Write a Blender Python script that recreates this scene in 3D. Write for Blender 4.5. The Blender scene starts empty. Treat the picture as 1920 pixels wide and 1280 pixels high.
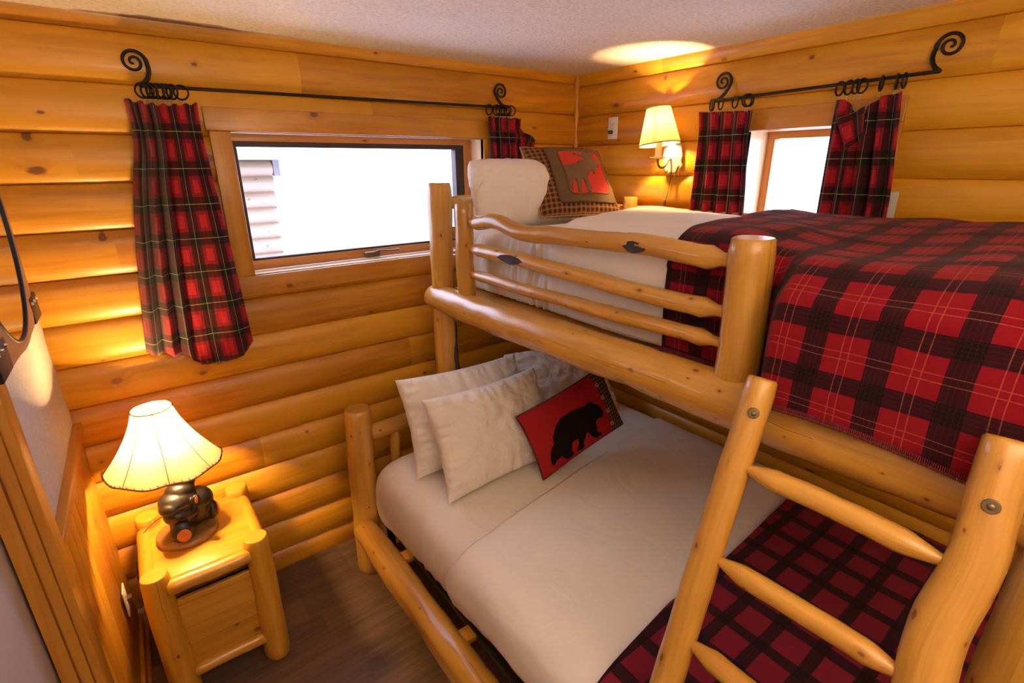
import bpy, bmesh, math, random
from mathutils import Vector, Matrix, Euler, noise
random.seed(7)
PI = math.pi
S = bpy.context.scene
COL = S.collection

# ------------------------------------------------------------------ camera
CAM = Vector((-2.31534, -2.42047, 1.95980))
cd = bpy.data.cameras.new('camera')
cam = bpy.data.objects.new('camera', cd)
COL.objects.link(cam)
cd.sensor_width = 36.0
cd.lens = 950.785 / 1920 * 36.0
cd.clip_start = 0.02
ya, pi_, ro = -0.644305, 1.236733, -0.0081089
cam.matrix_world = Matrix.Translation(CAM) @ Matrix.Rotation(ya, 4, 'Z') @ Matrix.Rotation(pi_, 4, 'X') @ Matrix.Rotation(ro, 4, 'Z')
S.camera = cam

# ------------------------------------------------------------------ view, world, lights
S.view_settings.view_transform = 'Standard'
S.view_settings.look = 'None'
S.view_settings.gamma = 1
S.view_settings.use_curve_mapping = False
S.view_settings.exposure = 0.40
S.cycles.use_denoising = True
S.cycles.max_bounces = 8
S.cycles.diffuse_bounces = 4
S.cycles.sample_clamp_indirect = 6
S.cycles.caustics_reflective = False
S.cycles.caustics_refractive = False

w = bpy.data.worlds.new('daylight'); S.world = w; w.use_nodes = True
bg = w.node_tree.nodes['Background']
bg.inputs[0].default_value = (0.70, 0.74, 1.0, 1)
bg.inputs[1].default_value = 7.5

def portal(name, loc, rot, sx, sy):
    l = bpy.data.lights.new(name, 'AREA'); l.shape = 'RECTANGLE'; l.size = sx; l.size_y = sy
    o = bpy.data.objects.new(name, l); COL.objects.link(o)
    o.location = loc; o.rotation_euler = rot
    l.cycles.is_portal = True
    return o
portal('window_portal', (-1.30, 0.20, 1.80), (-PI/2, 0, 0), 1.2, 0.60)
portal('window_portal', (0.22, -1.37, 1.80), (0, PI/2, 0), 0.60, 0.55)

def lamp_light(name, loc, power, color, radius):
    l = bpy.data.lights.new(name, 'POINT'); l.energy = power; l.color = color; l.shadow_soft_size = radius
    o = bpy.data.objects.new(name, l); COL.objects.link(o); o.location = loc
    return o
WARM = (1.0, 0.60, 0.23)
lamp_light('table_lamp_bulb_light', (-2.367, -0.27, 1.055), 180.0, WARM, 0.028)
lamp_light('sconce_bulb_light', (-0.15, -0.733, 2.13), 72.0, WARM, 0.022)
# unseen fill light added behind the camera for general brightness
lamp_light('room_fill_light', (-1.75, -3.15, 2.18), 3.0, (1.0, 0.74, 0.50), 0.12)
# upward area light added out of view to brighten the ceiling
al = bpy.data.lights.new('ceiling_fill_light', 'AREA'); al.shape = 'DISK'; al.size = 0.35; al.energy = 46; al.color = (1.0, 0.76, 0.53)
ao = bpy.data.objects.new('ceiling_fill_light', al); COL.objects.link(ao); ao.location = (-2.05, -3.05, 1.80); ao.rotation_euler = (PI, 0, 0)

# ------------------------------------------------------------------ node helpers
def newmat(name):
    m = bpy.data.materials.new(name); m.use_nodes = True
    nt = m.node_tree
    return m, nt, nt.nodes['Principled BSDF']
def N(nt, t, **k):
    n = nt.nodes.new(t)
    for a, b in k.items(): setattr(n, a, b)
    return n
def setin(nt, sock, v):
    if hasattr(v, 'is_output') or isinstance(v, bpy.types.NodeSocket): nt.links.new(v, sock)
    elif v is not None: sock.default_value = v
def M(nt, op, a, b=None, c=None):
    n = N(nt, 'ShaderNodeMath', operation=op)
    setin(nt, n.inputs[0], a); setin(nt, n.inputs[1], b); setin(nt, n.inputs[2], c)
    return n.outputs[0]
def MIX(nt, f, a, b, bt='MIX'):
    n = N(nt, 'ShaderNodeMix', data_type='RGBA', blend_type=bt)
    setin(nt, n.inputs[0], f)
    for s, v in ((6, a), (7, b)):
        if isinstance(v, tuple): v = (v + (1,))[:4]
        setin(nt, n.inputs[s], v)
    return n.outputs[2]
def UVXY(nt):
    t = N(nt, 'ShaderNodeUVMap'); s = N(nt, 'ShaderNodeSeparateXYZ'); nt.links.new(t.outputs[0], s.inputs[0])
    return s.outputs[0], s.outputs[1]
def XYZ(nt, x, y, z=0.0):
    c = N(nt, 'ShaderNodeCombineXYZ')
    for i, v in enumerate((x, y, z)): setin(nt, c.inputs[i], v)
    return c.outputs[0]
def NOISE(nt, vec, scale, detail=3, rough=.55, dist=0):
    n = N(nt, 'ShaderNodeTexNoise'); nt.links.new(vec, n.inputs['Vector'])
    n.inputs['Scale'].default_value = scale; n.inputs['Detail'].default_value = detail
    n.inputs['Roughness'].default_value = rough; n.inputs['Distortion'].default_value = dist
    return n.outputs['Fac']
def RAMP(nt, f, lo, hi):
    n = N(nt, 'ShaderNodeMapRange'); n.interpolation_type = 'SMOOTHSTEP'
    setin(nt, n.inputs[0], f); n.inputs[1].default_value = lo; n.inputs[2].default_value = hi
    return n.outputs[0]
def BUMP(nt, p, h, strength, dist):
    b = N(nt, 'ShaderNodeBump'); b.inputs['Strength'].default_value = strength; b.inputs['Distance'].default_value = dist
    nt.links.new(h, b.inputs['Height']); nt.links.new(b.outputs[0], p.inputs['Normal'])

def band(nt, c, P, cen, hw):
    f = M(nt, 'FRACT', M(nt, 'ADD', M(nt, 'DIVIDE', c, P), 100.5 - cen / P))
    return M(nt, 'LESS_THAN', M(nt, 'ABSOLUTE', M(nt, 'SUBTRACT', f, .5)), hw / P)

def wood(name, light, dark, knot=(.12, .035, .008), rough=.38, ksc=4.0, kthr=.6, krad=.07, tone=.35, coat=.25, streak=.5, bump=.25, crack=0):
    m, nt, p = newmat(name)
    u, v = UVXY(nt)
    at = N(nt, 'ShaderNodeAttribute', attribute_name='tone').outputs['Fac']
    # knots
    kv = XYZ(nt, M(nt, 'MULTIPLY', u, .75), M(nt, 'MULTIPLY', v, 1.15), 0.0)
    vo = N(nt, 'ShaderNodeTexVoronoi', voronoi_dimensions='2D'); nt.links.new(kv, vo.inputs['Vector']); vo.inputs['Scale'].default_value = ksc
    sep = N(nt, 'ShaderNodeSeparateColor'); nt.links.new(vo.outputs['Color'], sep.inputs[0])
    sel = M(nt, 'GREATER_THAN', sep.outputs[0], kthr)
    size = M(nt, 'MULTIPLY_ADD', sep.outputs[1], krad * 1.1, krad * .35)
    dn = M(nt, 'ADD', vo.outputs['Distance'], M(nt, 'MULTIPLY_ADD', NOISE(nt, kv, 40, 2), .05, -.025))
    rel = M(nt, 'DIVIDE', dn, size)
    kmask = M(nt, 'MULTIPLY', M(nt, 'SUBTRACT', 1.0, RAMP(nt, rel, .55, 1.1)), sel)
    halo = M(nt, 'MULTIPLY', M(nt, 'SUBTRACT', 1.0, RAMP(nt, rel, .6, 3.2)), sel)
    # grain flowing round the knots
    vv = M(nt, 'ADD', v, M(nt, 'MULTIPLY', halo, .02))
    g1 = NOISE(nt, XYZ(nt, M(nt, 'MULTIPLY', u, 1.1), M(nt, 'MULTIPLY', vv, 16.0)), 2.0, 4, .6, .6)
    g2 = NOISE(nt, XYZ(nt, M(nt, 'MULTIPLY', u, 5.0), M(nt, 'MULTIPLY', vv, 120.0)), 1.6, 3, .6, .2)
    g3 = NOISE(nt, XYZ(nt, M(nt, 'MULTIPLY', u, 1.3), M(nt, 'MULTIPLY', v, 4.0)), 1.7, 2, .5, .3)
    f = M(nt, 'ADD', M(nt, 'MULTIPLY', RAMP(nt, g1, .35, .72), streak), M(nt, 'MULTIPLY', g2, .3))
    f = M(nt, 'ADD', f, M(nt, 'MULTIPLY', M(nt, 'SUBTRACT', g3, .5), .8))
    f = M(nt, 'ADD', f, M(nt, 'MULTIPLY', at, tone * 2))
    f = M(nt, 'ADD', f, M(nt, 'MULTIPLY', halo, .35))
    n = N(nt, 'ShaderNodeClamp'); nt.links.new(f, n.inputs[0]); f = n.outputs[0]
    c = MIX(nt, f, light, dark)
    c = MIX(nt, M(nt, 'MULTIPLY', kmask, .85), c, knot)
    if crack:
        wv = M(nt, 'ADD', v, M(nt, 'MULTIPLY', NOISE(nt, XYZ(nt, M(nt, 'MULTIPLY', u, 3), 0.0), 1, 3), .035))
        cr = M(nt, 'MULTIPLY', band(nt, wv, .19, .05, .0007), M(nt, 'GREATER_THAN', NOISE(nt, XYZ(nt, u, v), 2.2, 1), .52))
        c = MIX(nt, M(nt, 'MULTIPLY', cr, .85), c, (.05, .022, .010))
    nt.links.new(c, p.inputs['Base Color'])
    p.inputs['Roughness'].default_value = rough
    p.inputs['Coat Weight'].default_value = coat; p.inputs['Coat Roughness'].default_value = .22
    BUMP(nt, p, M(nt, 'ADD', g2, M(nt, 'MULTIPLY', g1, .8)), bump, .002)
    return m

def plain(name, col, rough=.5, metal=0, bump=0, bscale=200, spec=.5, coat=0):
    m, nt, p = newmat(name)
    p.inputs['Base Color'].default_value = (*col, 1); p.inputs['Roughness'].default_value = rough; p.inputs['Metallic'].default_value = metal
    p.inputs['Specular IOR Level'].default_value = spec; p.inputs['Coat Weight'].default_value = coat
    tc = N(nt, 'ShaderNodeTexCoord').outputs['Object']
    n = NOISE(nt, tc, bscale, 3)
    nt.links.new(MIX(nt, n, tuple(c * .88 for c in col), tuple(min(1, c * 1.1) for c in col)), p.inputs['Base Color'])
    if bump: BUMP(nt, p, n, bump, .002)
    return m

def emit(name, col, s):
    m, nt, p = newmat(name)
    p.inputs['Emission Color'].default_value = (*col, 1); p.inputs['Emission Strength'].default_value = s
    return m

def fabric_bump(nt, p, u, v, s=.15, d=.0008, scale=900):
    n = NOISE(nt, XYZ(nt, u, v), scale, 2)
    BUMP(nt, p, n, s, d)

def tartan():
    m, nt, p = newmat('curtain_tartan'); u, v = UVXY(nt); P = .128
    du = band(nt, u, P, 0, .030); dv = band(nt, v, P, 0, .026)
    ru = band(nt, u, P, .064, .020); rv = band(nt, v, P, .064, .024)
    base = MIX(nt, M(nt, 'MULTIPLY', M(nt, 'ADD', du, dv), .5), (.40, .016, .026), (.012, .009, .008))
    both = M(nt, 'MULTIPLY', du, dv)
    one = M(nt, 'SUBTRACT', M(nt, 'MAXIMUM', du, dv), both)
    c = MIX(nt, one, (.25, .010, .020), (.062, .007, .011))
    c = MIX(nt, both, c, (.010, .010, .008))
    c = MIX(nt, M(nt, 'MULTIPLY', ru, rv), c, (.46, .016, .028))
    # fine dark grid
    gl = M(nt, 'MAXIMUM', band(nt, u, .0128, 0, .0009), band(nt, v, .0128, 0, .0009))
    c = MIX(nt, M(nt, 'MULTIPLY', gl, .30), c, (.02, .005, .008))
    c = MIX(nt, M(nt, 'MULTIPLY', band(nt, v, P, 0, .0011), .75), c, (.50, .42, .16))
    c = MIX(nt, M(nt, 'MULTIPLY', band(nt, u, P, 0, .0011), .65), c, (.42, .42, .34))
    nt.links.new(c, p.inputs['Base Color']); p.inputs['Roughness'].default_value = .9
    p.inputs['Sheen Weight'].default_value = .15; p.inputs['Specular IOR Level'].default_value = .2
    fabric_bump(nt, p, u, v)
    tr = N(nt, 'ShaderNodeBsdfTranslucent'); nt.links.new(c, tr.inputs[0])
    mx = N(nt, 'ShaderNodeMixShader'); mx.inputs[0].default_value = .12
    out = nt.nodes['Material Output']
    nt.links.new(p.outputs[0], mx.inputs[1]); nt.links.new(tr.outputs[0], mx.inputs[2]); nt.links.new(mx.outputs[0], out.inputs[0])
    return m

def blanket_plaid(name, P1, P2, w1, w2, red, mid, black, lines, o1=0., o2=0.):
    m, nt, p = newmat(name); u, v = UVXY(nt)
    wob = M(nt, 'MULTIPLY', M(nt, 'SUBTRACT', NOISE(nt, XYZ(nt, u, v), 6, 1), .5), .012)
    u2 = M(nt, 'ADD', u, wob); v2 = M(nt, 'ADD', v, wob)
    du = band(nt, u2, P1, o1, w1); dv = band(nt, v2, P2, o2, w2)
    both = M(nt, 'MULTIPLY', du, dv); any_ = M(nt, 'MAXIMUM', du, dv)
    c = MIX(nt, any_, red, mid); c = MIX(nt, both, c, black)
    # threads in the dark bands
    th = M(nt, 'MAXIMUM', M(nt, 'MULTIPLY', du, band(nt, u2, .0085, 0, .0009)), M(nt, 'MULTIPLY', dv, band(nt, v2, .0085, 0, .0009)))
    c = MIX(nt, M(nt, 'MULTIPLY', th, .22), c, tuple(x * .5 + y * .5 for x, y in zip(red, mid)))
    if lines:
        L = None
        for o in (.41, .5, .59) if lines == 3 else (.44, .56):
            for cc, P, o_ in ((u2, P1, o1), (v2, P2, o2)):
                b = band(nt, cc, P, o_ + P * o, .0009)
                L = b if L is None else M(nt, 'MAXIMUM', L, b)
        n = NOISE(nt, XYZ(nt, M(nt, 'MULTIPLY', u, 300), M(nt, 'MULTIPLY', v, 300)), 1, 1)
        c = MIX(nt, M(nt, 'MULTIPLY', L, M(nt, 'MULTIPLY_ADD', n, .5, .0)), c, (.55, .16, .10))
    fz = NOISE(nt, XYZ(nt, u, v), 350, 4, .7)
    c = MIX(nt, M(nt, 'MULTIPLY', fz, .35), c, tuple(min(1, x * 1.6 + .006) for x in red), 'MIX') if False else MIX(nt, .35, c, MIX(nt, fz, (.55, .55, .55), (1.5, 1.5, 1.5)), 'MULTIPLY')
    nt.links.new(c, p.inputs['Base Color']); p.inputs['Roughness'].default_value = .95
    p.inputs['Sheen Weight'].default_value = .08; p.inputs['Sheen Roughness'].default_value = .5
    p.inputs['Sheen Tint'].default_value = (.9, .5, .5, 1)
    p.inputs['Specular IOR Level'].default_value = .15
    BUMP(nt, p, M(nt, 'ADD', fz, M(nt, 'MULTIPLY', NOISE(nt, XYZ(nt, u, v), 14, 3), 3)), .35, .004)
    return m

def linen(name, col, wr=.5, sc=7):
    m, nt, p = newmat(name)
    tc = N(nt, 'ShaderNodeTexCoord').outputs['Object']
    n1 = NOISE(nt, tc, sc, 4, .55, 1.2); n2 = NOISE(nt, tc, 900, 1)
    nt.links.new(MIX(nt, n1, tuple(c * .94 for c in col), col), p.inputs['Base Color'])
    p.inputs['Roughness'].default_value = .85; p.inputs['Specular IOR Level'].default_value = .2; p.inputs['Sheen Weight'].default_value = .1
    BUMP(nt, p, M(nt, 'ADD', n1, M(nt, 'MULTIPLY', n2, .03)), wr, .012)
    return m

WALLW = wood('wall_pine', (.72, .350, .018), (.42, .155, .006), rough=.42, ksc=3.6, kthr=.45, krad=.055, tone=.42, coat=.22)
TRIM = wood('trim_pine', (.64, .295, .028), (.40, .145, .010), rough=.36, ksc=3.5, kthr=.72, krad=.04, tone=.3, coat=.35)
SASH = wood('sash_fir', (.60, .25, .045), (.38, .13, .018), rough=.35, ksc=3.5, kthr=.9, krad=.04, tone=.3)
LOG = wood('bunk_log', (.60, .315, .050), (.36, .155, .016), rough=.33, ksc=9.0, kthr=.30, krad=.050, tone=.3, coat=.45, bump=.3, crack=1)
LOG2 = wood('nightstand_log', (.70, .36, .034), (.46, .19, .010), rough=.30, ksc=5.0, kthr=.55, krad=.06, tone=.3, coat=.5, crack=1)
WAINS = wood('wainscot_pine', (.64, .305, .022), (.40, .145, .008), rough=.38, ksc=3.0, kthr=.7, krad=.05, tone=.5)
BASEW = wood('lamp_base_wood', (.34, .185, .055), (.15, .075, .02), rough=.35, ksc=2, kthr=.99, tone=.2)
TART = tartan()
SHEET = linen('white_sheet', (.88, .82, .73), .5)
PILLOW = linen('white_pillowcase', (.90, .84, .75), .9, 10)
DUVET = linen('white_duvet', (.87, .81, .73), .55, 5)
MATT = linen('mattress_ticking', (.70, .67, .62), .2)
BLK1 = blanket_plaid('upper_blanket_plaid', .120, .118, .021, .019, (.18, .003, .009), (.022, .003, .006), (.004, .003, .004), 2, .085, .0)
BLK2 = blanket_plaid('lower_blanket_plaid', .110, .125, .017, .019, (.17, .010, .024), (.022, .006, .010), (.006, .004, .006), 0, .0, .0)
IRON = plain('wrought_iron', (.022, .018, .016), .45, .6, .2, 150)
BLACK = plain('black_metal', (.012, .011, .010), .45, .3)
STEEL = plain('screw_steel', (.6, .58, .55), .3, 1)
BRASS = plain('aged_brass_bolt', (.20, .15, .08), .4, .8)
WHITEP = plain('white_plastic', (.80, .76, .68), .4)
IVORY = plain('ivory_plastic', (.75, .66, .45), .4)
CORDM = plain('brown_cord', (.10, .05, .03), .5)
SCREEN = plain('dark_window_screen_frame', (.045, .032, .030), .5, .2)
ALU = plain('aluminium_strip', (.62, .58, .60), .35, .6)
REVEAL = wood('reveal_pine', (.78, .58, .38), (.60, .40, .20), rough=.28, ksc=3, kthr=.95, tone=.2, coat=.3)
BARK = plain('dark_bark', (.030, .024, .028), .8, 0, 1.0, 60)

# ------------------------------------------------------------------ mesh helpers
def link(o, parent=None):
    COL.objects.link(o)
    if parent is not None: o.parent = parent
    return o
def tag(o, label=None, cat=None, group=None, kind=None):
    if label: o['label'] = label
    if cat: o['category'] = cat
    if group: o['group'] = group
    if kind: o['kind'] = kind
    return o
def empty(name, loc=(0, 0, 0), rz=0.0, **k):
    o = bpy.data.objects.new(name, None); o.empty_display_size = .05
    COL.objects.link(o); o.location = loc; o.rotation_euler = (0, 0, rz)
    return tag(o, **k)

class MB:
    def __init__(s): s.v = []; s.f = []; s.uv = []; s.t = []; s.sm = []; s.mi = []
    def face(s, idx, uvs, smooth=False, mi=0):
        s.f.append(idx); s.uv.extend(uvs); s.sm.append(smooth); s.mi.append(mi)
    def vert(s, co, tone=0.0):
        s.v.append(tuple(co)); s.t.append(tone); return len(s.v) - 1
    def box(s, lo, hi, axis=0, tone=0.0, mat=None, bev=0.0, uvo=None):
        """axis: along the grain"""
        uo = uvo if uvo is not None else (random.uniform(0, 40), random.uniform(0, 40))
        bm = bmesh.new()
        bmesh.ops.create_cube(bm, size=1)
        for v in bm.verts:
            v.co = Vector([lo[i] + (v.co[i] + .5) * (hi[i] - lo[i]) for i in range(3)])
        if bev: bmesh.ops.bevel(bm, geom=list(bm.edges), offset=bev, segments=2, affect='EDGES', profile=.6)
        base = len(s.v)
        bm.verts.index_update()
        pts = [v.co.copy() for v in bm.verts]
        for co in pts: s.vert((mat @ co) if mat else co, tone)
        oth = [i for i in range(3) if i != axis]
        for f in bm.faces:
            n = f.normal; a = max(range(3), key=lambda i: abs(n[i]))
            uvs = []
            for v in f.verts:
                c = v.co
                if a == axis: uvs.append((uo[0] + c[oth[0]] * .3, uo[1] + c[oth[1]]))
                else:
                    o_ = oth[0] if a == oth[1] else oth[1]
                    uvs.append((uo[0] + c[axis], uo[1] + c[o_] + (0 if a == oth[1] else .37)))
            s.face([base + v.index for v in f.verts], uvs, bev > 0)
        bm.free()
    def grid(s, P, U, smooth=True, closed_v=False, tone=0.0, flip=False):
        """P[i][j] points, U[i][j] uvs"""
        n, m = len(P), len(P[0]); base = len(s.v)
        for r in P:
            for c in r: s.vert(c, tone)
        for i in range(n - 1):
            for j in range(m - 1):
                q = [(i, j), (i + 1, j), (i + 1, j + 1), (i, j + 1)]
                if flip: q.reverse()
                s.face([base + a * m + b for a, b in q], [U[a][b] for a, b in q], smooth)
    def tube(s, pts, radii, seg=16, cap=True, rough=0.0, seed=0, dome=0.25, tone=0.0, flat=1.0):
        pts = [Vector(p) for p in pts]
        n = len(pts)
        if not hasattr(radii, '__len__'): radii = [radii] * n
        T = []
        for i in range(n):
            a = pts[max(0, i - 1)]; b = pts[min(n - 1, i + 1)]; T.append((b - a).normalized())
        up = Vector((0, 0, 1)) if abs(T[0].z) < .9 else Vector((0, 1, 0))
        X = T[0].cross(up).normalized()
        uo = (random.uniform(0, 40), random.uniform(0, 40))
        L = 0; P = []; U = []
        rm = max(radii)
        for i in range(n):
            if i: L += (pts[i] - pts[i - 1]).length
            X = (X - T[i] * X.dot(T[i])).normalized(); Y = T[i].cross(X)
            row = []; ru = []
            for k in range(seg + 1):
                a = 2 * PI * k / seg
                ca, sa = math.cos(a), math.sin(a)
                r = radii[i]
                if rough:
                    r *= 1 + rough * noise.noise(Vector((ca * 1.1 + seed * 7.3, sa * 1.1, L * 6))) + rough * .5 * noise.noise(Vector((ca * 2 + seed * 3.1, sa * 2, L * 22)))
                row.append(pts[i] + X * ca * r + Y * sa * r * flat); ru.append((uo[0] + L, uo[1] + k / seg * 2 * PI * rm))
            P.append(row); U.append(ru)
        # seam verts duplicated only in uv: reuse indices
        base = len(s.v)
        for r in P:
            for c in r[:-1]: s.vert(c, tone)
        for i in range(n - 1):
            for k in range(seg):
                q = [(i, k), (i, k + 1), (i + 1, k + 1), (i + 1, k)]
                s.face([base + a * seg + (b % seg) for a, b in q], [U[a][b] for a, b in q], True)
        if cap:
            for end in (0, n - 1):
                d = -T[0] if end == 0 else T[-1]
                c = pts[end]; r0 = radii[end]
                prev = [base + end * seg + k for k in range(seg)]
                ring_co = [Vector(s.v[i]) for i in prev]
                flat_top = dome <= .121
                for (fr, up_) in (((.92, .07), (.0, .08)) if flat_top else ((.88, dome * .75), (.0, dome))):
                    if fr > 0:
                        cur = [s.vert(c + (rc - c) * fr + d * r0 * up_, tone) for rc in ring_co]
                        for k in range(seg):
                            k2 = (k + 1) % seg
                            q = [prev[k], prev[k2], cur[k2], cur[k]]
                            if end != 0: pass
                            else: q.reverse()
                            if end == 0: q = [prev[k], cur[k], cur[k2], prev[k2]]
                            s.face(q, [(uo[0] + L + .01, uo[1] + .1 * z) for z in range(4)] and [(uo[0] + s.v[z][0] * .2 + .5, uo[1] + (s.v[z][1] + s.v[z][2]) * .5) for z in q], True)
                        prev = cur
                    else:
                        ce = s.vert(c + d * r0 * up_, tone)
                        for k in range(seg):
                            k2 = (k + 1) % seg
                            q = [prev[k], prev[k2], ce] if end else [prev[k2], prev[k], ce]
                            s.face(q, [(uo[0] + s.v[z][0] * .2 + .5, uo[1] + (s.v[z][1] + s.v[z][2]) * .5) for z in q], not flat_top)
    def build(s, name, mats, parent=None, **k):
        me = bpy.data.meshes.new(name)
        me.from_pydata(s.v, [], s.f)
        uvl = me.uv_layers.new(name='UVMap')
        uvl.data.foreach_set('uv', [c for uv in s.uv for c in uv])
        at = me.attributes.new('tone', 'FLOAT', 'POINT'); at.data.foreach_set('value', s.t)
        me.polygons.foreach_set('use_smooth', s.sm)
        if not isinstance(mats, (list, tuple)): mats = [mats]
        for m in mats: me.materials.append(m)
        if any(s.mi): me.polygons.foreach_set('material_index', s.mi)
        me.validate(); me.update()
        o = bpy.data.objects.new(name, me); link(o, parent)
        return tag(o, **k)

def fix_normals(o):
    bm = bmesh.new(); bm.from_mesh(o.data); bmesh.ops.recalc_face_normals(bm, faces=bm.faces); bm.to_mesh(o.data); bm.free()

def logpath(p0, p1, n=24, bend=0.0, seed=0):
    p0 = Vector(p0); p1 = Vector(p1); d = (p1 - p0); L = d.length
    out = []
    for i in range(n + 1):
        t = i / n
        o = Vector((noise.noise(Vector((t * 2.5, seed * 5.1, 0))), noise.noise(Vector((t * 2.5, seed * 5.1, 9))), noise.noise(Vector((t * 2.5, seed * 5.1, 19)))))
        o -= d.normalized() * o.dot(d.normalized())
        out.append(p0 + d * t + o * bend)
    return out
def log(name, p0, p1, r0, r1, parent, mat=None, bend=.008, rough=.06, seed=None, tenon=0.0, tr=.45, seg=20, n=None, dome=.12, label=None, tone=None):
    seed = random.uniform(0, 50) if seed is None else seed
    L = (Vector(p1) - Vector(p0)).length
    n = n or max(10, int(L / .03))
    pts = logpath(p0, p1, n, bend, seed)
    R = []
    for i in range(n + 1):
        t = i / n; r = r0 + (r1 - r0) * t
        if tenon:
            d = min(t, 1 - t) * L
            if d < tenon: r *= tr + (1 - tr) * (d / tenon) ** .8
        else:
            d = min(t, 1 - t) * L
            if d < .012: r *= .93 + .07 * d / .012
        R.append(r)
    b = MB(); b.tube(pts, R, seg, True, rough, seed, dome, random.uniform(-.25, .25) if tone is None else tone)
    return b.build(name, mat or LOG, parent, **({'label': label} if label else {}))

# ================================================================== THE SETTING
CEIL = 2.4503
XL = -2.62
YB = -4.2          # wall behind the camera
def bulge(t):
    x = abs(2 * t - 1)
    return max(0.0, 1 - x ** 2.6) ** .8

def log_wall(name, axis, a0, a1, Z0, h, hole, breaks, depth=.026):
    """siding of half-round logs; axis 0: along x at y=0, axis 1: along y at x=0"""
    b = MB()
    kmax = int(Z0 / h) + 2
    rnd = random.Random(11 + axis)
    for k in range(0, kmax + 1):
        zt = Z0 - k * h; zb = zt - h
        ztc, zbc = min(zt, CEIL), max(zb, 0)
        if ztc <= zbc: continue
        zs = [zb + h * f_ for f_ in (0, .008, .02, .045, .09, .16, .24, .33, .42, .5, .58, .67, .76, .84, .91, .955, .98, .992, 1)]
        zs = [z for z in zs if zbc < z < ztc] + [ztc, zbc]
        for z in (hole[2], hole[3]):
            if zbc < z < ztc: zs.append(z)
        zs = sorted(set(zs))
        xs = sorted(set([a0, a1, hole[0], hole[1]] + [x for kk, x in breaks if kk == k]))
        tn = rnd.uniform(-.5, .5); uo = rnd.uniform(0, 60); vo = rnd.uniform(0, 60)
        for i in range(len(xs) - 1):
            xa, xb = xs[i], xs[i + 1]
            if i and xs[i] not in hole[:2]: tn = rnd.uniform(-.5, .5); uo = rnd.uniform(0, 60); vo = rnd.uniform(0, 60)
            nx = max(1, int((xb - xa) / .10))
            inhole = xa >= hole[0] - 1e-6 and xb <= hole[1] + 1e-6
            runs = [[]]
            for z in zs:
                if inhole and hole[2] + 1e-6 < z < hole[3] - 1e-6: 
                    if runs[-1]: runs.append([])
                    continue
                if inhole and abs(z - hole[3]) < 1e-6: runs.append([z]); continue
                runs[-1].append(z)
            for run in runs:
                if len(run) < 2: continue
                P = []; U = []
                for q in range(nx + 1):
                    x = xa + (xb - xa) * q / nx
                    rp = []; ru = []
                    for z in run:
                        t = (z - zb) / h
                        d = depth * bulge(t) + .0025 * noise.noise(Vector((x * 2.2, z * 3, k + axis * 30)))
                        if t < .004 or t > .996: d = -.006
                        rp.append((x, -d, z) if axis == 0 else (-d, x, z)); ru.append((uo + x, vo + z + d))
                    P.append(rp); U.append(ru)
                b.grid(P, U, True, tone=tn, flip=(axis == 1))
    return b.build(name, WALLW, kind='structure')
H1 = (-1.90, -.70, 1.52, 2.095)
H2 = (-1.62, -1.12, 1.52, 2.095)
log_wall('wall_back', 0, XL - .05, 0.0, 2.5705, .165, H1, [(0, -2.05), (2, -2.24), (2, -1.3), (6, -2.2), (7, -2.26), (4, -2.1), (9, -1.2), (1, -1.6), (11, -2.0), (12, -1.3), (3, -2.4), (5, -2.35), (8, -1.9)])
log_wall('wall_right', 1, YB, 0.0, 2.5526, .16228, H2, [(0, -.62), (1, -1.9), (2, -.55), (3, -.9), (3, -2.2), (4, -.5), (5, -1.9), (6, -1.0)])

def plaster(name, col, bump=.5, scale=160, stain=False):
    m, nt, p = newmat(name)
    tc = N(nt, 'ShaderNodeTexCoord').outputs['Object']
    vo = N(nt, 'ShaderNodeTexVoronoi', feature='SMOOTH_F1'); nt.links.new(tc, vo.inputs['Vector']); vo.inputs['Scale'].default_value = scale
    n = NOISE(nt, tc, scale * .7, 4, .65)
    hgt = M(nt, 'SUBTRACT', n, M(nt, 'MULTIPLY', vo.outputs['Distance'], .6))
    c = MIX(nt, RAMP(nt, hgt, -.1, .5), tuple(x * .80 for x in col), col)
    if stain:
        s = N(nt, 'ShaderNodeSeparateXYZ'); nt.links.new(tc, s.inputs[0])
        # damp brown-grey stain along the wall edge
        dx = M(nt, 'DIVIDE', M(nt, 'SUBTRACT', s.outputs[0], -2.02), .34)
        dy = M(nt, 'DIVIDE', M(nt, 'SUBTRACT', s.outputs[1], -.0), .085)
        d = M(nt, 'ADD', M(nt, 'MULTIPLY', dx, dx), M(nt, 'MULTIPLY', dy, dy))
        d = M(nt, 'ADD', d, M(nt, 'MULTIPLY_ADD', NOISE(nt, tc, 14, 4), 1.1, -.55))
        mask = M(nt, 'SUBTRACT', 1.0, RAMP(nt, d, .62, 1.05))
        c = MIX(nt, M(nt, 'MULTIPLY', mask, .75), c, (.20, .13, .11))
    nt.links.new(c, p.inputs['Base Color']); p.inputs['Roughness'].default_value = .95; p.inputs['Specular IOR Level'].default_value = .15
    BUMP(nt, p, hgt, bump, .006)
    return m
def quad_struct(name, pts, mat, uvs=None, sub=1, **k):
    b = MB(); i = [b.vert(p) for p in pts]
    b.face(i, uvs or [(0, 0), (1, 0), (1, 1), (0, 1)])
    return b.build(name, mat, kind='structure', **k)
CEILM = plaster('popcorn_ceiling', (.90, .85, .82), .9, 95, True)
PLAST = plaster('orange_peel_plaster', (.80, .74, .68), .35, 210)
quad_struct('ceiling', [(XL - 1.3, YB, CEIL), (XL - 1.3, .05, CEIL), (.05, .05, CEIL), (.05, YB, CEIL)], CEILM)

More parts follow.
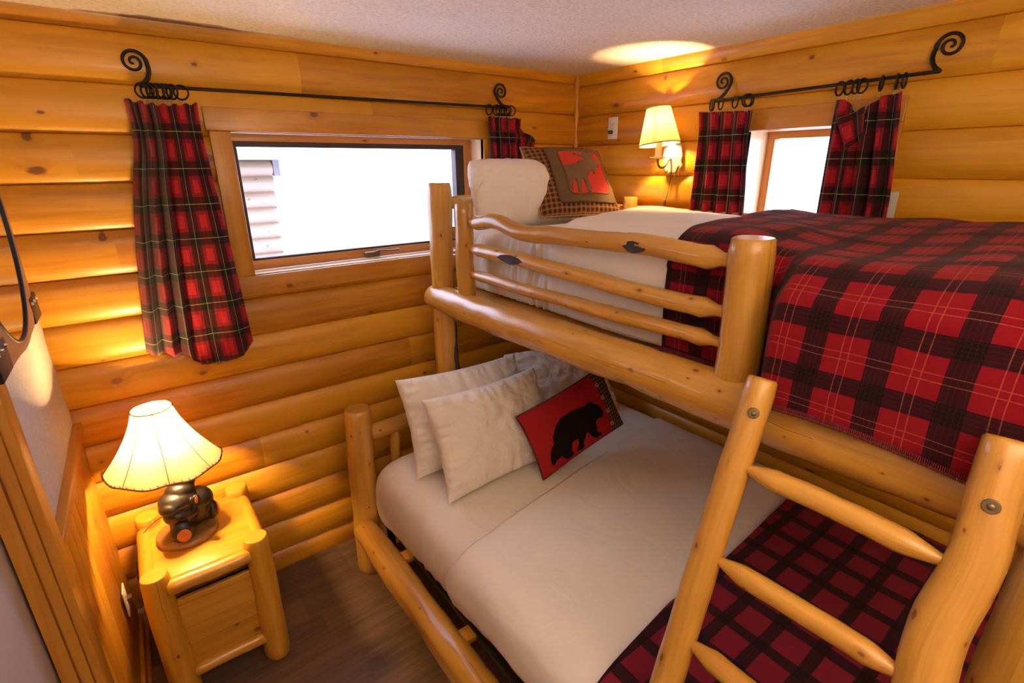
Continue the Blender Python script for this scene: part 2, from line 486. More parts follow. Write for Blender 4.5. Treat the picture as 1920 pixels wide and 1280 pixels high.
# floor: grey-brown vinyl planks running along x
mf, nt, p = newmat('vinyl_plank_floor')
u, v = UVXY(nt)
at = N(nt, 'ShaderNodeAttribute', attribute_name='tone').outputs['Fac']
g1 = NOISE(nt, XYZ(nt, M(nt, 'MULTIPLY', u, 1.6), M(nt, 'MULTIPLY', v, 22)), 2, 4, .65, .8)
g2 = NOISE(nt, XYZ(nt, M(nt, 'MULTIPLY', u, 8), M(nt, 'MULTIPLY', v, 160)), 1.5, 3, .6)
f = M(nt, 'ADD', M(nt, 'ADD', M(nt, 'MULTIPLY', RAMP(nt, g1, .3, .75), .55), M(nt, 'MULTIPLY', g2, .35)), M(nt, 'MULTIPLY', at, .55))
n_ = N(nt, 'ShaderNodeClamp'); nt.links.new(f, n_.inputs[0])
nt.links.new(MIX(nt, n_.outputs[0], (.175, .105, .068), (.052, .030, .021)), p.inputs['Base Color'])
p.inputs['Roughness'].default_value = .42
BUMP(nt, p, g2, .15, .001)
b = MB(); rf = random.Random(3)
y = .02; row = 0
while y > YB:
    x = XL - 1.3 - rf.uniform(0, .9)
    while x < .05:
        x2 = x + 1.2
        tn = rf.uniform(-.5, .5); uo = rf.uniform(0, 50)
        pts = [(x + .0008, y - .150 + .0008, 0), (x2 - .0008, y - .150 + .0008, 0), (x2 - .0008, y - .0008, 0), (x + .0008, y - .0008, 0)]
        ids = [b.vert(q, tn) for q in pts]
        b.face(ids, [(uo + q[0], uo * 3 + q[1]) for q in pts]); x = x2
    y -= .150
ids = [b.vert(q, .9) for q in ((XL - 1.5, YB - .1, -.003), (.2, YB - .1, -.003), (.2, .2, -.003), (XL - 1.5, .2, -.003))]
b.face(ids, [(0, 0), (1, 0), (1, 1), (0, 1)])
b.build('floor', mf, kind='structure')

# left wall: plaster over a plank wainscot, turned a touch off square
WL = empty('wall_left', (XL, 0, 0), math.radians(-.9)); WL['kind'] = 'structure'
YJ = -.955        # far jamb of the doorway
b = MB()
def lq(b, pts, tone=0):
    i = [b.vert(q, tone) for q in pts]; b.face(i, [(q[1], q[2]) for q in pts])
lq(b, [(0, 0.05, 1.0), (0, 0.05, CEIL), (0, YJ, CEIL), (0, YJ, 1.0)])
lq(b, [(0, YJ, 2.06), (0, YJ, CEIL), (0, -1.80, CEIL), (0, -1.80, 2.06)])
lq(b, [(0, -1.80, 0), (0, -1.80, CEIL), (0, YB, CEIL), (0, YB, 0)])
o = b.build('plaster', PLAST, WL)
b = MB(); y = .03; rw = random.Random(5)
while y > YJ + .02:
    y2 = max(y - .083, YJ)
    b.box((-.004, y2 + .001, 0), (.010, y - .001, 1.0), axis=2, tone=rw.uniform(-.5, .5), bev=.0022); y = y2
b.build('wainscot_planks', WAINS, WL)
b = MB(); b.box((-.004, YJ + .06, 1.0), (.026, .02, 1.038), axis=1, bev=.004); b.build('wainscot_cap', TRIM, WL)
b = MB(); b.box((.008, YJ + .06, 0), (.024, .02, .075), axis=1, bev=.003)
b.tube([(.028, YJ + .07, .010), (.028, .0, .010)], .011, 10)
o = b.build('baseboard_left', TRIM, None, kind='structure'); o.location = WL.location; o.rotation_euler = WL.rotation_euler

D1 = empty('door_1', (XL, YJ, 0), math.radians(-.9)); D1['kind'] = 'structure'
b = MB(); b.box((0, -.005, 0), (.020, .075, 2.10), axis=2, bev=.003); b.build('casing', TRIM, D1)
b = MB(); b.box((0, -.80, 2.04), (.020, -.005, 2.12), axis=1, bev=.003); b.box((0, -.93, 0), (.020, -.845, 2.12), axis=2, bev=.003)
b.build('casing', TRIM, D1)
b = MB(); b.box((-.022, -.012, 0), (.0, .0, 2.05), axis=2); b.box((-.026, -.004, 0), (-.022, .0, 2.05), axis=2, tone=.5)
b.box((-.056, -.016, 0), (-.026, .0, 2.05), axis=2, tone=.15); b.box((-.062, -.85, 2.03), (0, -.0, 2.05), axis=1)
b.box((-.062, -.86, 0), (0, -.845, 2.05), axis=2)
b.build('jamb', TRIM, D1)
DOORW = plain('white_door_paint', (.62, .58, .60), .55)
b = MB(); b.box((-.098, -.90, -.0), (-.062, .06, 2.10), axis=2, bev=.003); b.build('door_slab', DOORW, D1)

# wall behind the camera
quad_struct('wall_front', [(XL - .1, YB, 0), (.0, YB, 0), (.0, YB, CEIL), (XL - .1, YB, CEIL)], PLAST)

quad_struct('light_block_outer', [(XL - 1.3, YB, 0), (XL - 1.3, .05, 0), (XL - 1.3, .05, CEIL), (XL - 1.3, YB, CEIL)], PLAST)  # unseen panel added to stop sky light leaking onto the door
quad_struct('light_block_back', [(XL - 1.3, .05, 0), (XL - .02, .05, 0), (XL - .02, .05, CEIL), (XL - 1.3, .05, CEIL)], PLAST)  # closes the added light block at the back
quad_struct('light_block_front', [(XL - 1.3, YB, 0), (XL, YB, 0), (XL, YB, CEIL), (XL - 1.3, YB, CEIL)], PLAST)  # closes the added light block at the camera end
# corner strip where the two log walls meet
b = MB(); b.tube([(-.022, -.022, 0), (-.024, -.020, 1.2), (-.020, -.024, 2.0), (-.022, -.022, CEIL)], .016, 10, False, .2)
b.build('trim_1', TRIM, kind='structure')
# ------------------------------------------------------------------ windows
GL, nt, p = newmat('window_glass')
nt.nodes.remove(p)
g = N(nt, 'ShaderNodeBsdfGlossy'); g.inputs['Roughness'].default_value = .02
t = N(nt, 'ShaderNodeBsdfTransparent'); t.inputs[0].default_value = (.97, .98, 1, 1)
mx = N(nt, 'ShaderNodeMixShader'); mx.inputs[0].default_value = .06
nt.links.new(t.outputs[0], mx.inputs[1]); nt.links.new(g.outputs[0], mx.inputs[2]); nt.links.new(mx.outputs[0], nt.nodes['Material Output'].inputs[0])

W1 = empty('window_1', (-1.3, 0, 1.8)); W1['kind'] = 'structure'; OFF = Vector((1.3, 0, -1.8))
def wbox(name, boxes, mat, par, off, bev=.003):
    b = MB()
    for lo, hi, ax in boxes: b.box(lo, hi, ax, tone=random.uniform(-.3, .3), bev=bev)
    for i, v in enumerate(b.v): b.v[i] = tuple(Vector(v) + off)
    return b.build(name, mat, par)
x0, x1, z0, z1 = H1
wbox('casing', [((x0 - .075, -.040, z0 - .085), (x1 + .085, -.004, z0), 0), ((x0 - .085, -.043, z1), (x1 + .095, -.004, z1 + .085), 0),
     ((x0 - .075, -.038, z0), (x0, -.004, z1), 2), ((x1, -.038, z0), (x1 + .080, -.004, z1), 2)], TRIM, W1, OFF)
wbox('reveal', [((x0 - .012, -.030, z0 - .012), (x1 + .012, .16, z0), 0), ((x0 - .012, -.03, z1), (x1 + .012, .16, z1 + .012), 0),
     ((x0 - .012, -.03, z0), (x0, .16, z1), 2), ((x1, -.03, z0), (x1 + .012, .16, z1), 2)], REVEAL, W1, OFF, 0)
wbox('sash', [((x0, .095, z0), (x1, .155, z0 + .042), 0), ((x0, .095, z1 - .030), (x1, .155, z1), 0),
     ((x0, .096, z0 + .042), (x0 + .022, .154, z1 - .03), 2), ((x1 - .045, .096, z0 + .042), (x1, .154, z1 - .03), 2)], SASH, W1, OFF, .002)
wbox('screen_frame', [((x0 + .022, .10, z0 + .040), (x1 - .045, .15, z0 + .052), 0), ((x0 + .022, .10, z1 - .052), (x1 - .045, .15, z1 - .028), 0),
     ((x0 + .022, .101, z0 + .052), (x0 + .036, .149, z1 - .052), 2), ((x1 - .095, .101, z0 + .052), (x1 - .045, .149, z1 - .052), 2)], SCREEN, W1, OFF, .002)
wbox('metal_strip', [((x0 + .002, .045, z0), (x1 - .002, .056, z0 + .008), 0), ((x0 + .002, -.022, z1 - .006), (x1 - .002, -.014, z1), 0)], ALU, W1, OFF, .001)
wbox('glass', [((x0 + .03, .128, z0 + .045), (x1 - .09, .132, z1 - .045), 0)], GL, W1, OFF, 0)
b = MB()
b.box((-1.37, .050, z0 + .012), (-1.29, .075, z0 + .034), 0, bev=.006); b.tube([(-1.33, .055, z0 + .028), (-1.30, .035, z0 + .040), (-1.24, .030, z0 + .034), (-1.20, .030, z0 + .036)], [.006, .005, .005, .006], 8)
for i, v in enumerate(b.v): b.v[i] = tuple(Vector(v) + OFF)
b.build('crank_handle', plain('bronze_crank', (.13, .09, .06), .4, .7), W1, label='bronze window crank')

W2 = empty('window_2', (0, -1.37, 1.8)); W2['kind'] = 'structure'; OFF = Vector((0, 1.37, -1.8))
y0, y1, z0, z1 = H2
wbox('casing', [((-.040, y0 - .08, z0 - .085), (.004, y1 + .08, z0), 1), ((-.040, y0 - .08, z1), (.004, y1 + .08, z1 + .085), 1),
     ((-.036, y0 - .08, z0), (.004, y0, z1), 2), ((-.036, y1, z0), (.004, y1 + .08, z1), 2)], TRIM, W2, OFF)
wbox('reveal', [((-.02, y0 - .012, z0 - .012), (.22, y1 + .012, z0), 1), ((-.02, y0 - .012, z1), (.22, y1 + .012, z1 + .012), 1),
     ((-.02, y0 - .012, z0), (.22, y0, z1), 2), ((-.02, y1, z0), (.22, y1 + .012, z1), 2)], REVEAL, W2, OFF, 0)
wbox('sash', [((.15, y0, z0), (.20, y1, z0 + .04), 1), ((.15, y0, z1 - .030), (.20, y1, z1), 1),
     ((.151, y0, z0 + .04), (.199, y0 + .03, z1 - .03), 2), ((.151, y1 - .034, z0 + .04), (.199, y1, z1 - .03), 2)], SASH, W2, OFF, .002)
wbox('glass', [((.172, y0 + .025, z0 + .035), (.176, y1 - .03, z1 - .025), 1)], GL, W2, OFF, 0)

# the neighbouring log cabin, faint in the glare beyond window 1
NB = empty('cabin', (-1.15, 5.2, -.55), label='pale neighbouring log cabin with dark eave, faint in glare beyond the wide window', cat='cabin')
b = MB(); z = 0
while z < 2.55:
    b.tube([(-2.2, 0, z + .1), (.55, 0, z + .1)], .122, 12); z += .2
b.build('log_wall', wood('neighbour_logs', (.26, .185, .125), (.21, .145, .095)), NB)
b = MB(); b.box((-2.6, -.7, 2.60), (1.02, .8, 2.72), 0); b.box((.58, -.10, 2.40), (.66, .02, 2.60), 2)
b.build('eave', plain('neighbour_eave', (.17, .165, .175), .7), NB)
quad_struct('ground', [(-14, .6, -.4), (14, .6, -.4), (14, 30, -.4), (-14, 30, -.4)], plain('pale_snowy_ground', (.75, .77, .8), .9))

# ================================================================== BUNK BED
BUNK = empty('bunk_bed', (-.86, -1.35, 0), label='golden peeled-log bunk bed, twin berth above a wider full berth, with knotty guard rails', cat='bunk bed')
BO = BUNK.location
def blog(name, p0, p1, r0, r1, **k):
    q0 = Vector(p0) - BO; q1 = Vector(p1) - BO
    return log(name, q0, q1, r0, r1, BUNK, **k)
YH, YF = -.285, -2.44       # head and foot frames
blog('post', (-1.135, YH, 0), (-1.125, YH, 1.885), .060, .055, bend=.012, seed=3, rough=.10)
blog('post', (-.105, YH, 0), (-.095, YH, 1.885), .055, .048, bend=.008, seed=4)
blog('post', (-1.12, YF + .03, 0), (-1.12, YF, 1.80), .060, .055, bend=.010, seed=5)
blog('post', (-.10, YF, 0), (-.10, YF, 1.80), .055, .05, bend=.008, seed=6)
blog('post', (-1.640, YH - .005, 0), (-1.617, YH, .895), .066, .062, bend=.006, seed=8, rough=.08)
blog('post', (-1.62, YF, 0), (-1.62, YF, .62), .064, .06, bend=.006, seed=9)
# big side logs
blog('side_rail', (-1.150, -.235, 1.352), (-1.140, -2.50, 1.385), .064, .073, bend=.010, seed=12, rough=.10, seg=28, n=60, dome=.3)
blog('side_rail', (-.11, -.25, 1.352), (-.11, -2.50, 1.385), .058, .060, bend=.006, seed=13)
blog('side_rail', (-1.672, -.345, .285), (-1.668, -2.40, .285), .058, .064, bend=.008, seed=14, rough=.10, seg=28, n=60)
blog('side_rail', (-.11, -.34, .285), (-.11, -2.40, .285), .055, .055, bend=.006, seed=15)
# guard rail: posts standing on the side log, three rails
blog('guard_post', (-1.130, -.505, 1.405), (-1.130, -.505, 1.805), .041, .038, bend=.006, seed=16, rough=.10)
blog('guard_post', (-1.125, -1.800, 1.405), (-1.120, -1.795, 1.790), .054, .052, bend=.005, seed=17, rough=.05, seg=28)
def guard(z0, z1, r, seed, bumps, tone=0):
    n = 64; P = []; R = []
    L = 1.28
    for i in range(n + 1):
        t = i / n; y = -.515 - 1.265 * t
        dz = sum(a * math.exp(-((t - c) / wd) ** 2) for c, a, wd in bumps)
        P.append(Vector((-1.118 + .008 * noise.noise(Vector((t * 4, seed, 0))), y, z0 + (z1 - z0) * t + dz + .002 * noise.noise(Vector((t * 5, seed, 7))))) - BO)
        d = max(0, min(1, (t * L - .035) / .045)); e = max(0, min(1, ((1 - t) * L - .060) / .035))
        R.append(r * (.66 + .34 * d) * (.60 + .40 * e) * (1 + .10 * math.exp(-(((1 - t) * L - .10) / .02) ** 2)))
    b = MB(); b.tube(P, R, 22, True, .12, seed, .1, tone)
    return b.build('guard_rail', LOG, BUNK)
guard(1.728, 1.730, .030, 21, [(.16, .022, .08), (.30, -.010, .1), (.75, .012, .12)], .1)
guard(1.618, 1.600, .027, 22, [(.2, .003, .15), (.8, -.006, .2)], -.1)
guard(1.508, 1.512, .023, 23, [(.35, -.005, .25), (.9, .003, .1)], 0)
# bark scars on the rails, inset lens-shaped patches
def scar(y, z, ly, lz, x=-1.146, r=.03, parent=BUNK):
    b = MB(); n = 18; P = []; U = []
    for i in range(n + 1):
        t = -1 + 2 * i / n; h = lz * (1 - t * t) ** .8 * (1 + .25 * noise.noise(Vector((t * 5, y * 9, 0))))
        row = []; ru = []
        for j in range(7):
            s = -1 + 2 * j / 6
            zz = s * h
            row.append(Vector((x + .003 - (math.sqrt(max(0, r * r - zz * zz)) - r) * -1 * 1.0 + .0015 * noise.noise(Vector((t * 14, s * 9, 0))) - .0045 * (1 - s * s), y + t * ly, z + zz)) - BO); ru.append((t, s))
        P.append(row); U.append(ru)
    b.grid(P, U)
    return b.build('bark_scar', BARK, parent, label='dark bark-coloured scar')
scar(-.850, 1.616, .085, .017, -1.1455, .029)
scar(-1.455, 1.734, .045, .017, -1.1475, .031)
b = MB()
pts = [Vector((-1.100 + .004 * math.sin(i), YH - .050 - .004 * math.sin(i * 1.7), 1.24 - .56 * i / 16)) - BO for i in range(17)]
b.tube(pts, [.010 * math.sin(PI * (i + .4) / 16.9) + .003 for i in range(17)], 8)
b.build('bark_scar', BARK, BUNK, label='long dark bark seam down the post')
# wall side guard rail
blog('guard_rail', (-.078, YH - .02, 1.722), (-.078, YF + .04, 1.722), .030, .030, seed=24, bend=.006)
blog('guard_post', (-.10, -.545, 1.41), (-.10, -.545, 1.792), .040, .038, seed=25, bend=.003)
# headboard rails and spindles
for z in (1.80, 1.66, 1.53):
    blog('headboard_rail', (-1.12, YH, z), (-.10, YH, z), .030, .030, seed=z * 9, bend=.01, tenon=.07, tr=.6)
blog('headboard_rail', (-1.61, YH, .755), (-1.13, YH, .765), .040, .040, seed=31, bend=.004, tenon=.05, tr=.75, rough=.12)
blog('headboard_rail', (-1.61, YH, .33), (-.10, YH, .33), .035, .035, seed=32)
for x in (-1.45, -1.30):
    blog('spindle', (x, YH, .34), (x + .005, YH, .74), .024, .024, seed=x * 7, tenon=.05, tr=.6, rough=.15, bend=.01)
blog('footboard_rail', (-1.61, YF, .50), (-.10, YF, .50), .035, .035, seed=33)
blog('footboard_rail', (-1.12, YF, 1.66), (-.10, YF, 1.66), .03, .03, seed=34)
def bbox(name, lo, hi, ax, mat, **k):
    b = MB(); b.box(Vector(lo) - BO, Vector(hi) - BO, ax, bev=.003, tone=random.uniform(-.3, .3))
    return b.build(name, mat, BUNK, **k)
for i, y in enumerate((-.66, -1.17, -1.68, -2.19)):
    bbox('slat', (-1.655, y - .03, .29), (-.115, y + .03, .315), 0, LOG2)
bbox('bunk_board', (-1.09, -2.40, 1.392), (-.13, -.33, 1.402), 1, TRIM)
for i, y in enumerate((-.6, -1.1, -1.6, -2.1)):
    bbox('slat', (-1.10, y - .04, 1.367), (-.12, y + .04, 1.392), 0, TRIM)
# metal mattress support leg under the lower berth
b = MB(); b.box(Vector((-1.575, -.42, 0)) - BO, Vector((-1.545, -.39, .31)) - BO, 2, bev=.002); b.box(Vector((-1.575, -2.3, .295)) - BO, Vector((-1.545, -.37, .325)) - BO, 1, bev=.002)
b.build('metal_support', BLACK, BUNK, label='black steel bed support')

# ------------------------------------------------------------------ ladder
LAD = empty('ladder', (-1.83, -2.15, 0), label='leaning peeled-log ladder with pencil-pointed rungs, bolted to the upper bunk side log', cat='ladder')
LO = LAD.location
def lfun(z, side):     # points down the two side rails
    t = (1.53 - z) / 1.53
    if side == 0: return Vector((-1.268 - .56 * t, -1.935 - .035 * t, z))
    return Vector((-1.283 - .55 * t, -2.335 - .055 * t, z))
log('side_rail', lfun(0.0, 0) - LO, lfun(1.515, 0) - LO, .037, .033, LAD, LOG, bend=.006, seed=41, rough=.06, seg=24, n=60, dome=.2, tone=.1)
n = 60; P = []; R = []
for i in range(n + 1):
    z = 1.545 * i / n; q = lfun(z, 1) - LO
    q.y += .010 * math.exp(-((z - 1.22) / .10) ** 2) - .006 * math.exp(-((z - 1.36) / .07) ** 2)
    P.append(q); R.append(.036 + .004 * math.exp(-((z - 1.20) / .12) ** 2))
b = MB(); b.tube(P, R, 24, True, .06, 42, .2, .0); b.build('side_rail', LOG, LAD)
for z, r in ((1.335, .0235), (1.135, .0225), (.940, .024), (.745, .023), (.55, .023), (.35, .023), (.16, .023)):
    a = lfun(z, 0) - LO; c = lfun(z + .008, 1) - LO
    n = 40; P = []; R = []; L = (c - a).length
    for i in range(n + 1):
        t = i / n; P.append(a.lerp(c, t) + Vector((0, 0, .003 * math.sin(t * 5 + z * 9))))
        d = min(t, 1 - t) * L - .030
        R.append(r * (.42 if d < 0 else min(1, .42 + .58 * d / .055)))
    b = MB(); b.tube(P, R, 14, True, .10, z * 11, .1, random.uniform(-.2, .2)); b.build('rung', LOG, LAD)
for side, z in ((0, 1.452), (1, 1.455)):
    c = lfun(z, side) - LO
    d = (CAM - lfun(z, side)); d.z *= .35; d.x = -abs(d.x) * .75; d.normalize()
    b = MB(); b.tube([c + d * .026, c + d * .0385], [.0115, .0115], 18, True, dome=.05); b.tube([c + d * .038, c + d * .0405], [.006, .005], 12, True, dome=.2)
    b.build('bolt', BRASS, LAD, label='recessed brass bolt head')

# ================================================================== BEDDING
def resample(poly, ns):
    poly = [Vector(q) for q in poly]
    # smooth by Chaikin
    for _ in range(2):
        q = [poly[0]]
        for a, b_ in zip(poly, poly[1:]): q += [a.lerp(b_, .25), a.lerp(b_, .75)]
        q.append(poly[-1]); poly = q
    L = [0]
    for a, b_ in zip(poly, poly[1:]): L.append(L[-1] + (b_ - a).length)
    out = []; j = 0
    for i in range(ns + 1):
        d = L[-1] * i / ns
        while j < len(L) - 2 and L[j + 1] < d: j += 1
        t = 0 if L[j + 1] == L[j] else (d - L[j]) / (L[j + 1] - L[j])
        out.append((poly[j].lerp(poly[j + 1], min(1, max(0, t))), d))
    return out
def drape(name, mat, y0, y1, prof, ny=120, ns=90, disp=None, yfun=None, thick=.006, rot=0, uvrot=False, **k):
    """prof(y) -> polyline of (x, z) from the wall side over the top and down the room side"""
    P = []; U = []
    for i in range(ny + 1):
        t = i / ny
        yy = y0 + (y1 - y0) * t
        row = []; ru = []
        rs = resample([(a, 0, c) for a, c in prof(yy)], ns)
        for j, (q, d) in enumerate(rs):
            y = yy
            if yfun: y = yfun(t, q.x, q.z)
            a = rs[max(0, j - 1)][0]; c = rs[min(ns, j + 1)][0]
            nrm = Vector((-(c.z - a.z), 0, (c.x - a.x))); nrm = -nrm.normalized() if nrm.length else Vector((0, 0, 1))
            h = disp(q.x, y, q.z, j / ns, t) if disp else 0
            row.append(Vector((q.x, y, q.z)) + nrm * h); ru.append((-y, d))
        P.append(row); U.append(ru)
    b = MB(); b.grid(P, U)
    c0 = Vector((sum(v[0] for v in b.v) / len(b.v), (y0 + y1) / 2, min(v[2] for v in b.v)))
    b.v = [tuple(Vector(v) - c0) for v in b.v]
    o = b.build(name, mat, None, **k); o.location = c0
    if thick:
        s = o.modifiers.new('thickness', 'SOLIDIFY'); s.thickness = thick; s.offset = 1
    return o
def nz(x, y, z, s, seed): return noise.noise(Vector((x * s + seed * 3.7, y * s, z * s + seed)))

def rbox(name, lo, hi, mat, r=.04, **k):
    c = (Vector(lo) + Vector(hi)) / 2; c.z = lo[2]
    bm = bmesh.new(); bmesh.ops.create_cube(bm, size=1)
    for v in bm.verts: v.co = Vector([lo[i] + (v.co[i] + .5) * (hi[i] - lo[i]) for i in range(3)]) - c
    bmesh.ops.bevel(bm, geom=list(bm.edges), offset=r, segments=4, affect='EDGES', profile=.5)
    me = bpy.data.meshes.new(name); bm.to_mesh(me); bm.free(); me.materials.append(mat)
    for p_ in me.polygons: p_.use_smooth = True
    o = bpy.data.objects.new(name, me); link(o); o.location = c
    return tag(o, **k)
rbox('mattress', (-1.020, -2.38, 1.403), (-.135, -.335, 1.665), MATT, label='white twin mattress on the upper bunk, behind the guard rails', cat='mattress')
rbox('mattress', (-1.555, -2.38, .326), (-.170, -.350, .605), MATT, label='white full mattress on the lower bunk, mostly under its bedding', cat='mattress')

# upper bed
def upT(y):
    return 1.700 + .045 * min(1, max(0, (-.55 - y) / .30))
def prof_us(y):
    T = upT(y) - .014
    return [(-.125, 1.66), (-.15, T - .01), (-.30, T), (-.95, T), (-1.035, T - .012), (-1.052, T - .06), (-1.050, 1.60), (-1.046, 1.50), (-1.035, 1.415)]
def disp_us(x, y, z, s, t):
    ruff = max(0, min(1, (-.66 - y) / .16)) * max(0, min(1, (y + 1.02) / .05))
    side = 1 if z < 1.66 else .25
    return .006 * nz(x, y, z, 3, 1) + .006 * nz(x, y, z, 9, 2) + side * (.005 + .013 * ruff) * noise.noise(Vector((y * 46 + z * 8, z * 5, 2)))
drape('bed_sheet', SHEET, -.345, -1.00, prof_us, 150, 90, disp_us, label='rumpled white sheet at the head of the upper bunk, ruffled behind the guard rails', cat='sheet')
def prof_ud(y):
    T = upT(y) + .004 + .012 * math.exp(-((y + 1.0) / .35) ** 2)
    return [(-.128, 1.66), (-.15, T - .01), (-.30, T + .006), (-.62, T), (-.93, T - .004), (-1.035, T - .020), (-1.060, T - .075), (-1.062, 1.60), (-1.058, 1.50), (-1.045, 1.425)]
def yf_ud(t, x, z):
    ya_ = -.98 if x < -1.0 else -.98 + (x + 1.0) * .30
    ya_ += .012 * noise.noise(Vector((x * 6, z * 5, 3)))
    return ya_ + (-2.385 - ya_) * t
def disp_ud(x, y, z, s, t):
    e = min(1, t / .02) * .006
    return e + .011 * nz(x, y, z, 2.6, 4) + .005 * nz(x, y, z, 8, 5) + (.003 * noise.noise(Vector((y * 20, z * 7, 5))) if z < 1.66 else .003 * noise.noise(Vector((y * 24 + x * 8, x * 5, 5))))
drape('duvet', DUVET, -.98, -2.385, prof_ud, 150, 90, disp_ud, yfun=yf_ud, thick=.010, label='plump white duvet covering the upper bunk', cat='duvet')

def prof_ub(y):
    T = upT(y) + .036
    f = max(0, min(1, (-1.83 - y) / .10)); f = f * f * (3 - 2 * f)
    a = [(-.130, 1.70), (-.15, T - .01), (-.30, T + .010), (-.62, T), (-.93, T - .004), (-1.040, T - .018), (-1.078, T - .085), (-1.080, 1.62), (-1.078, 1.52), (-1.070, 1.425)]
    c = [(-.130, 1.70), (-.15, T - .01), (-.30, T + .010), (-.62, T), (-.98, T - .004), (-1.130, T - .018), (-1.205, T - .085), (-1.222, 1.62), (-1.232, 1.53), (-1.236, 1.440 - .010 * math.sin((y + 1.9) * 9))]
    return [(p[0] + (q[0] - p[0]) * f, p[1] + (q[1] - p[1]) * f) for p, q in zip(a, c)]
def yf_ub(t, x, z):
    ya_ = -1.525 if x < -1.0 else -1.525 + .06 * min(1, (x + 1.0) / .25)
    ya_ += .012 * noise.noise(Vector((x * 5, z * 4, 9)))
    return ya_ + (-2.392 - ya_) * t
def disp_ub(x, y, z, s, t):
    k_ = .25 if z < 1.68 else 1
    wave = .012 * math.sin(y * 9 - x * 4 + 2 * nz(x, y, 0, 2, 8)) * (1 if z > 1.70 else .3)
    return k_ * (.018 * nz(x, y, z, 3, 6) + .008 * nz(x, y, z, 8, 7)) + wave * .8 + .004
ub = drape('blanket', BLK1, -1.525, -2.392, prof_ub, 130, 110, disp_ub, yfun=yf_ub, thick=.007, label='red and black plaid wool blanket with pale thread lines, over the upper bunk', cat='blanket')
# whipstitch fringe along its room-side hem
me = ub.data; ns1 = 111
hem = [Vector(me.vertices[i * ns1 + 110].co) for i in range(131)]
b = MB()
acc = 0; last = hem[0]
for i in range(1, 131):
    for q in (.25, .75):
        p_ = hem[i - 1].lerp(hem[i], q); b.tube([p_ + Vector((-.009, 0, .014)), p_ + Vector((-.011, 0, .002)), p_ + Vector((-.004, 0, -.003))], .0012, 5, False)
b.build('whipstitch_edging', plain('dark_red_yarn', (.16, .010, .018), .9), ub, label='dark red whipstitched hem')

# lower bed
def hemz(y): return .285 + max(0, (-.37 - y)) * .115
def prof_ls(y):
    T = .640 - .05 * max(0, min(1, (y + .42) / .08)) ** 2
    h = hemz(y)
    return [(-.14, .58), (-.165, T - .01), (-.30, T), (-1.40, T), (-1.515, T - .006), (-1.577, T - .045), (-1.598, T - .11), (-1.600, T - .20), (-1.592, h + .05), (-1.578, h)]
def disp_ls(x, y, z, s, t):
    ruff = max(0, min(1, (-.62 - y) / .2)) * (1 if z < .60 else .0)
    return .004 * nz(x, y, z, 3, 11) + .0025 * nz(x, y, z, 8, 12) + (.0015 + .007 * ruff) * noise.noise(Vector((y * 26 + z * 5, z * 3, 12)))
drape('bed_sheet', SHEET, -.350, -1.20, prof_ls, 130, 110, disp_ls, label='smooth white sheet across the head of the lower bunk, under the three sleeping pillows', cat='sheet')
def prof_ld(y):
    T = .650; h = hemz(y) + .005
    return [(-.14, .58), (-.165, T - .01), (-.30, T), (-1.40, T), (-1.520, T - .006), (-1.588, T - .045), (-1.612, T - .11), (-1.614, T - .20), (-1.604, h + .05), (-1.588, h)]
def yf_ld(t, x, z):
    ya_ = -1.105 + max(0, x + 1.45) * .165
    if z < .60: ya_ += .04 * min(1, (.60 - z) / .1)
    ya_ -= .006 * noise.noise(Vector((x * 5, z * 5, 13)))
    return ya_ + (-2.385 - ya_) * t
def disp_ld(x, y, z, s, t):
    k_ = 1 if z > .62 else 1.3
    return min(1, t / .008) * .006 + k_ * .007 * nz(x, y, z, 2.4, 14) + .003 * nz(x, y, z, 7, 15) + (.006 * noise.noise(Vector((y * 13 + z * 6, z * 4, 15))) if z < .58 else 0)
drape('duvet', DUVET, -1.105, -2.385, prof_ld, 150, 120, disp_ld, yfun=yf_ld, thick=.009, label='white duvet spread over the lower bunk, its folded edge running below the bear cushion', cat='duvet')
def prof_lb(y):
    T = .672; h = hemz(y) + .03
    return [(-.15, .60), (-.172, T - .01), (-.30, T), (-1.40, T), (-1.525, T - .006), (-1.600, T - .045), (-1.630, T - .11), (-1.634, T - .20), (-1.628, h + .05), (-1.618, h)]
def yf_lb(t, x, z):
    ya_ = -1.735 + .05 * max(0, min(1, (x + .9) / .8)) - .03 * max(0, (-1.2 - x) / .3)
    return ya_ + (-2.395 - ya_) * t
def disp_lb(x, y, z, s, t):
    return .006 * nz(x, y, z, 2.4, 14) + .003 * nz(x, y, z, 6, 16) + .002
drape('blanket', BLK2, -1.735, -2.395, prof_lb, 90, 110, disp_lb, yfun=yf_lb, thick=.007, label='dark maroon and black checked fleece blanket across the foot of the lower bunk', cat='blanket')

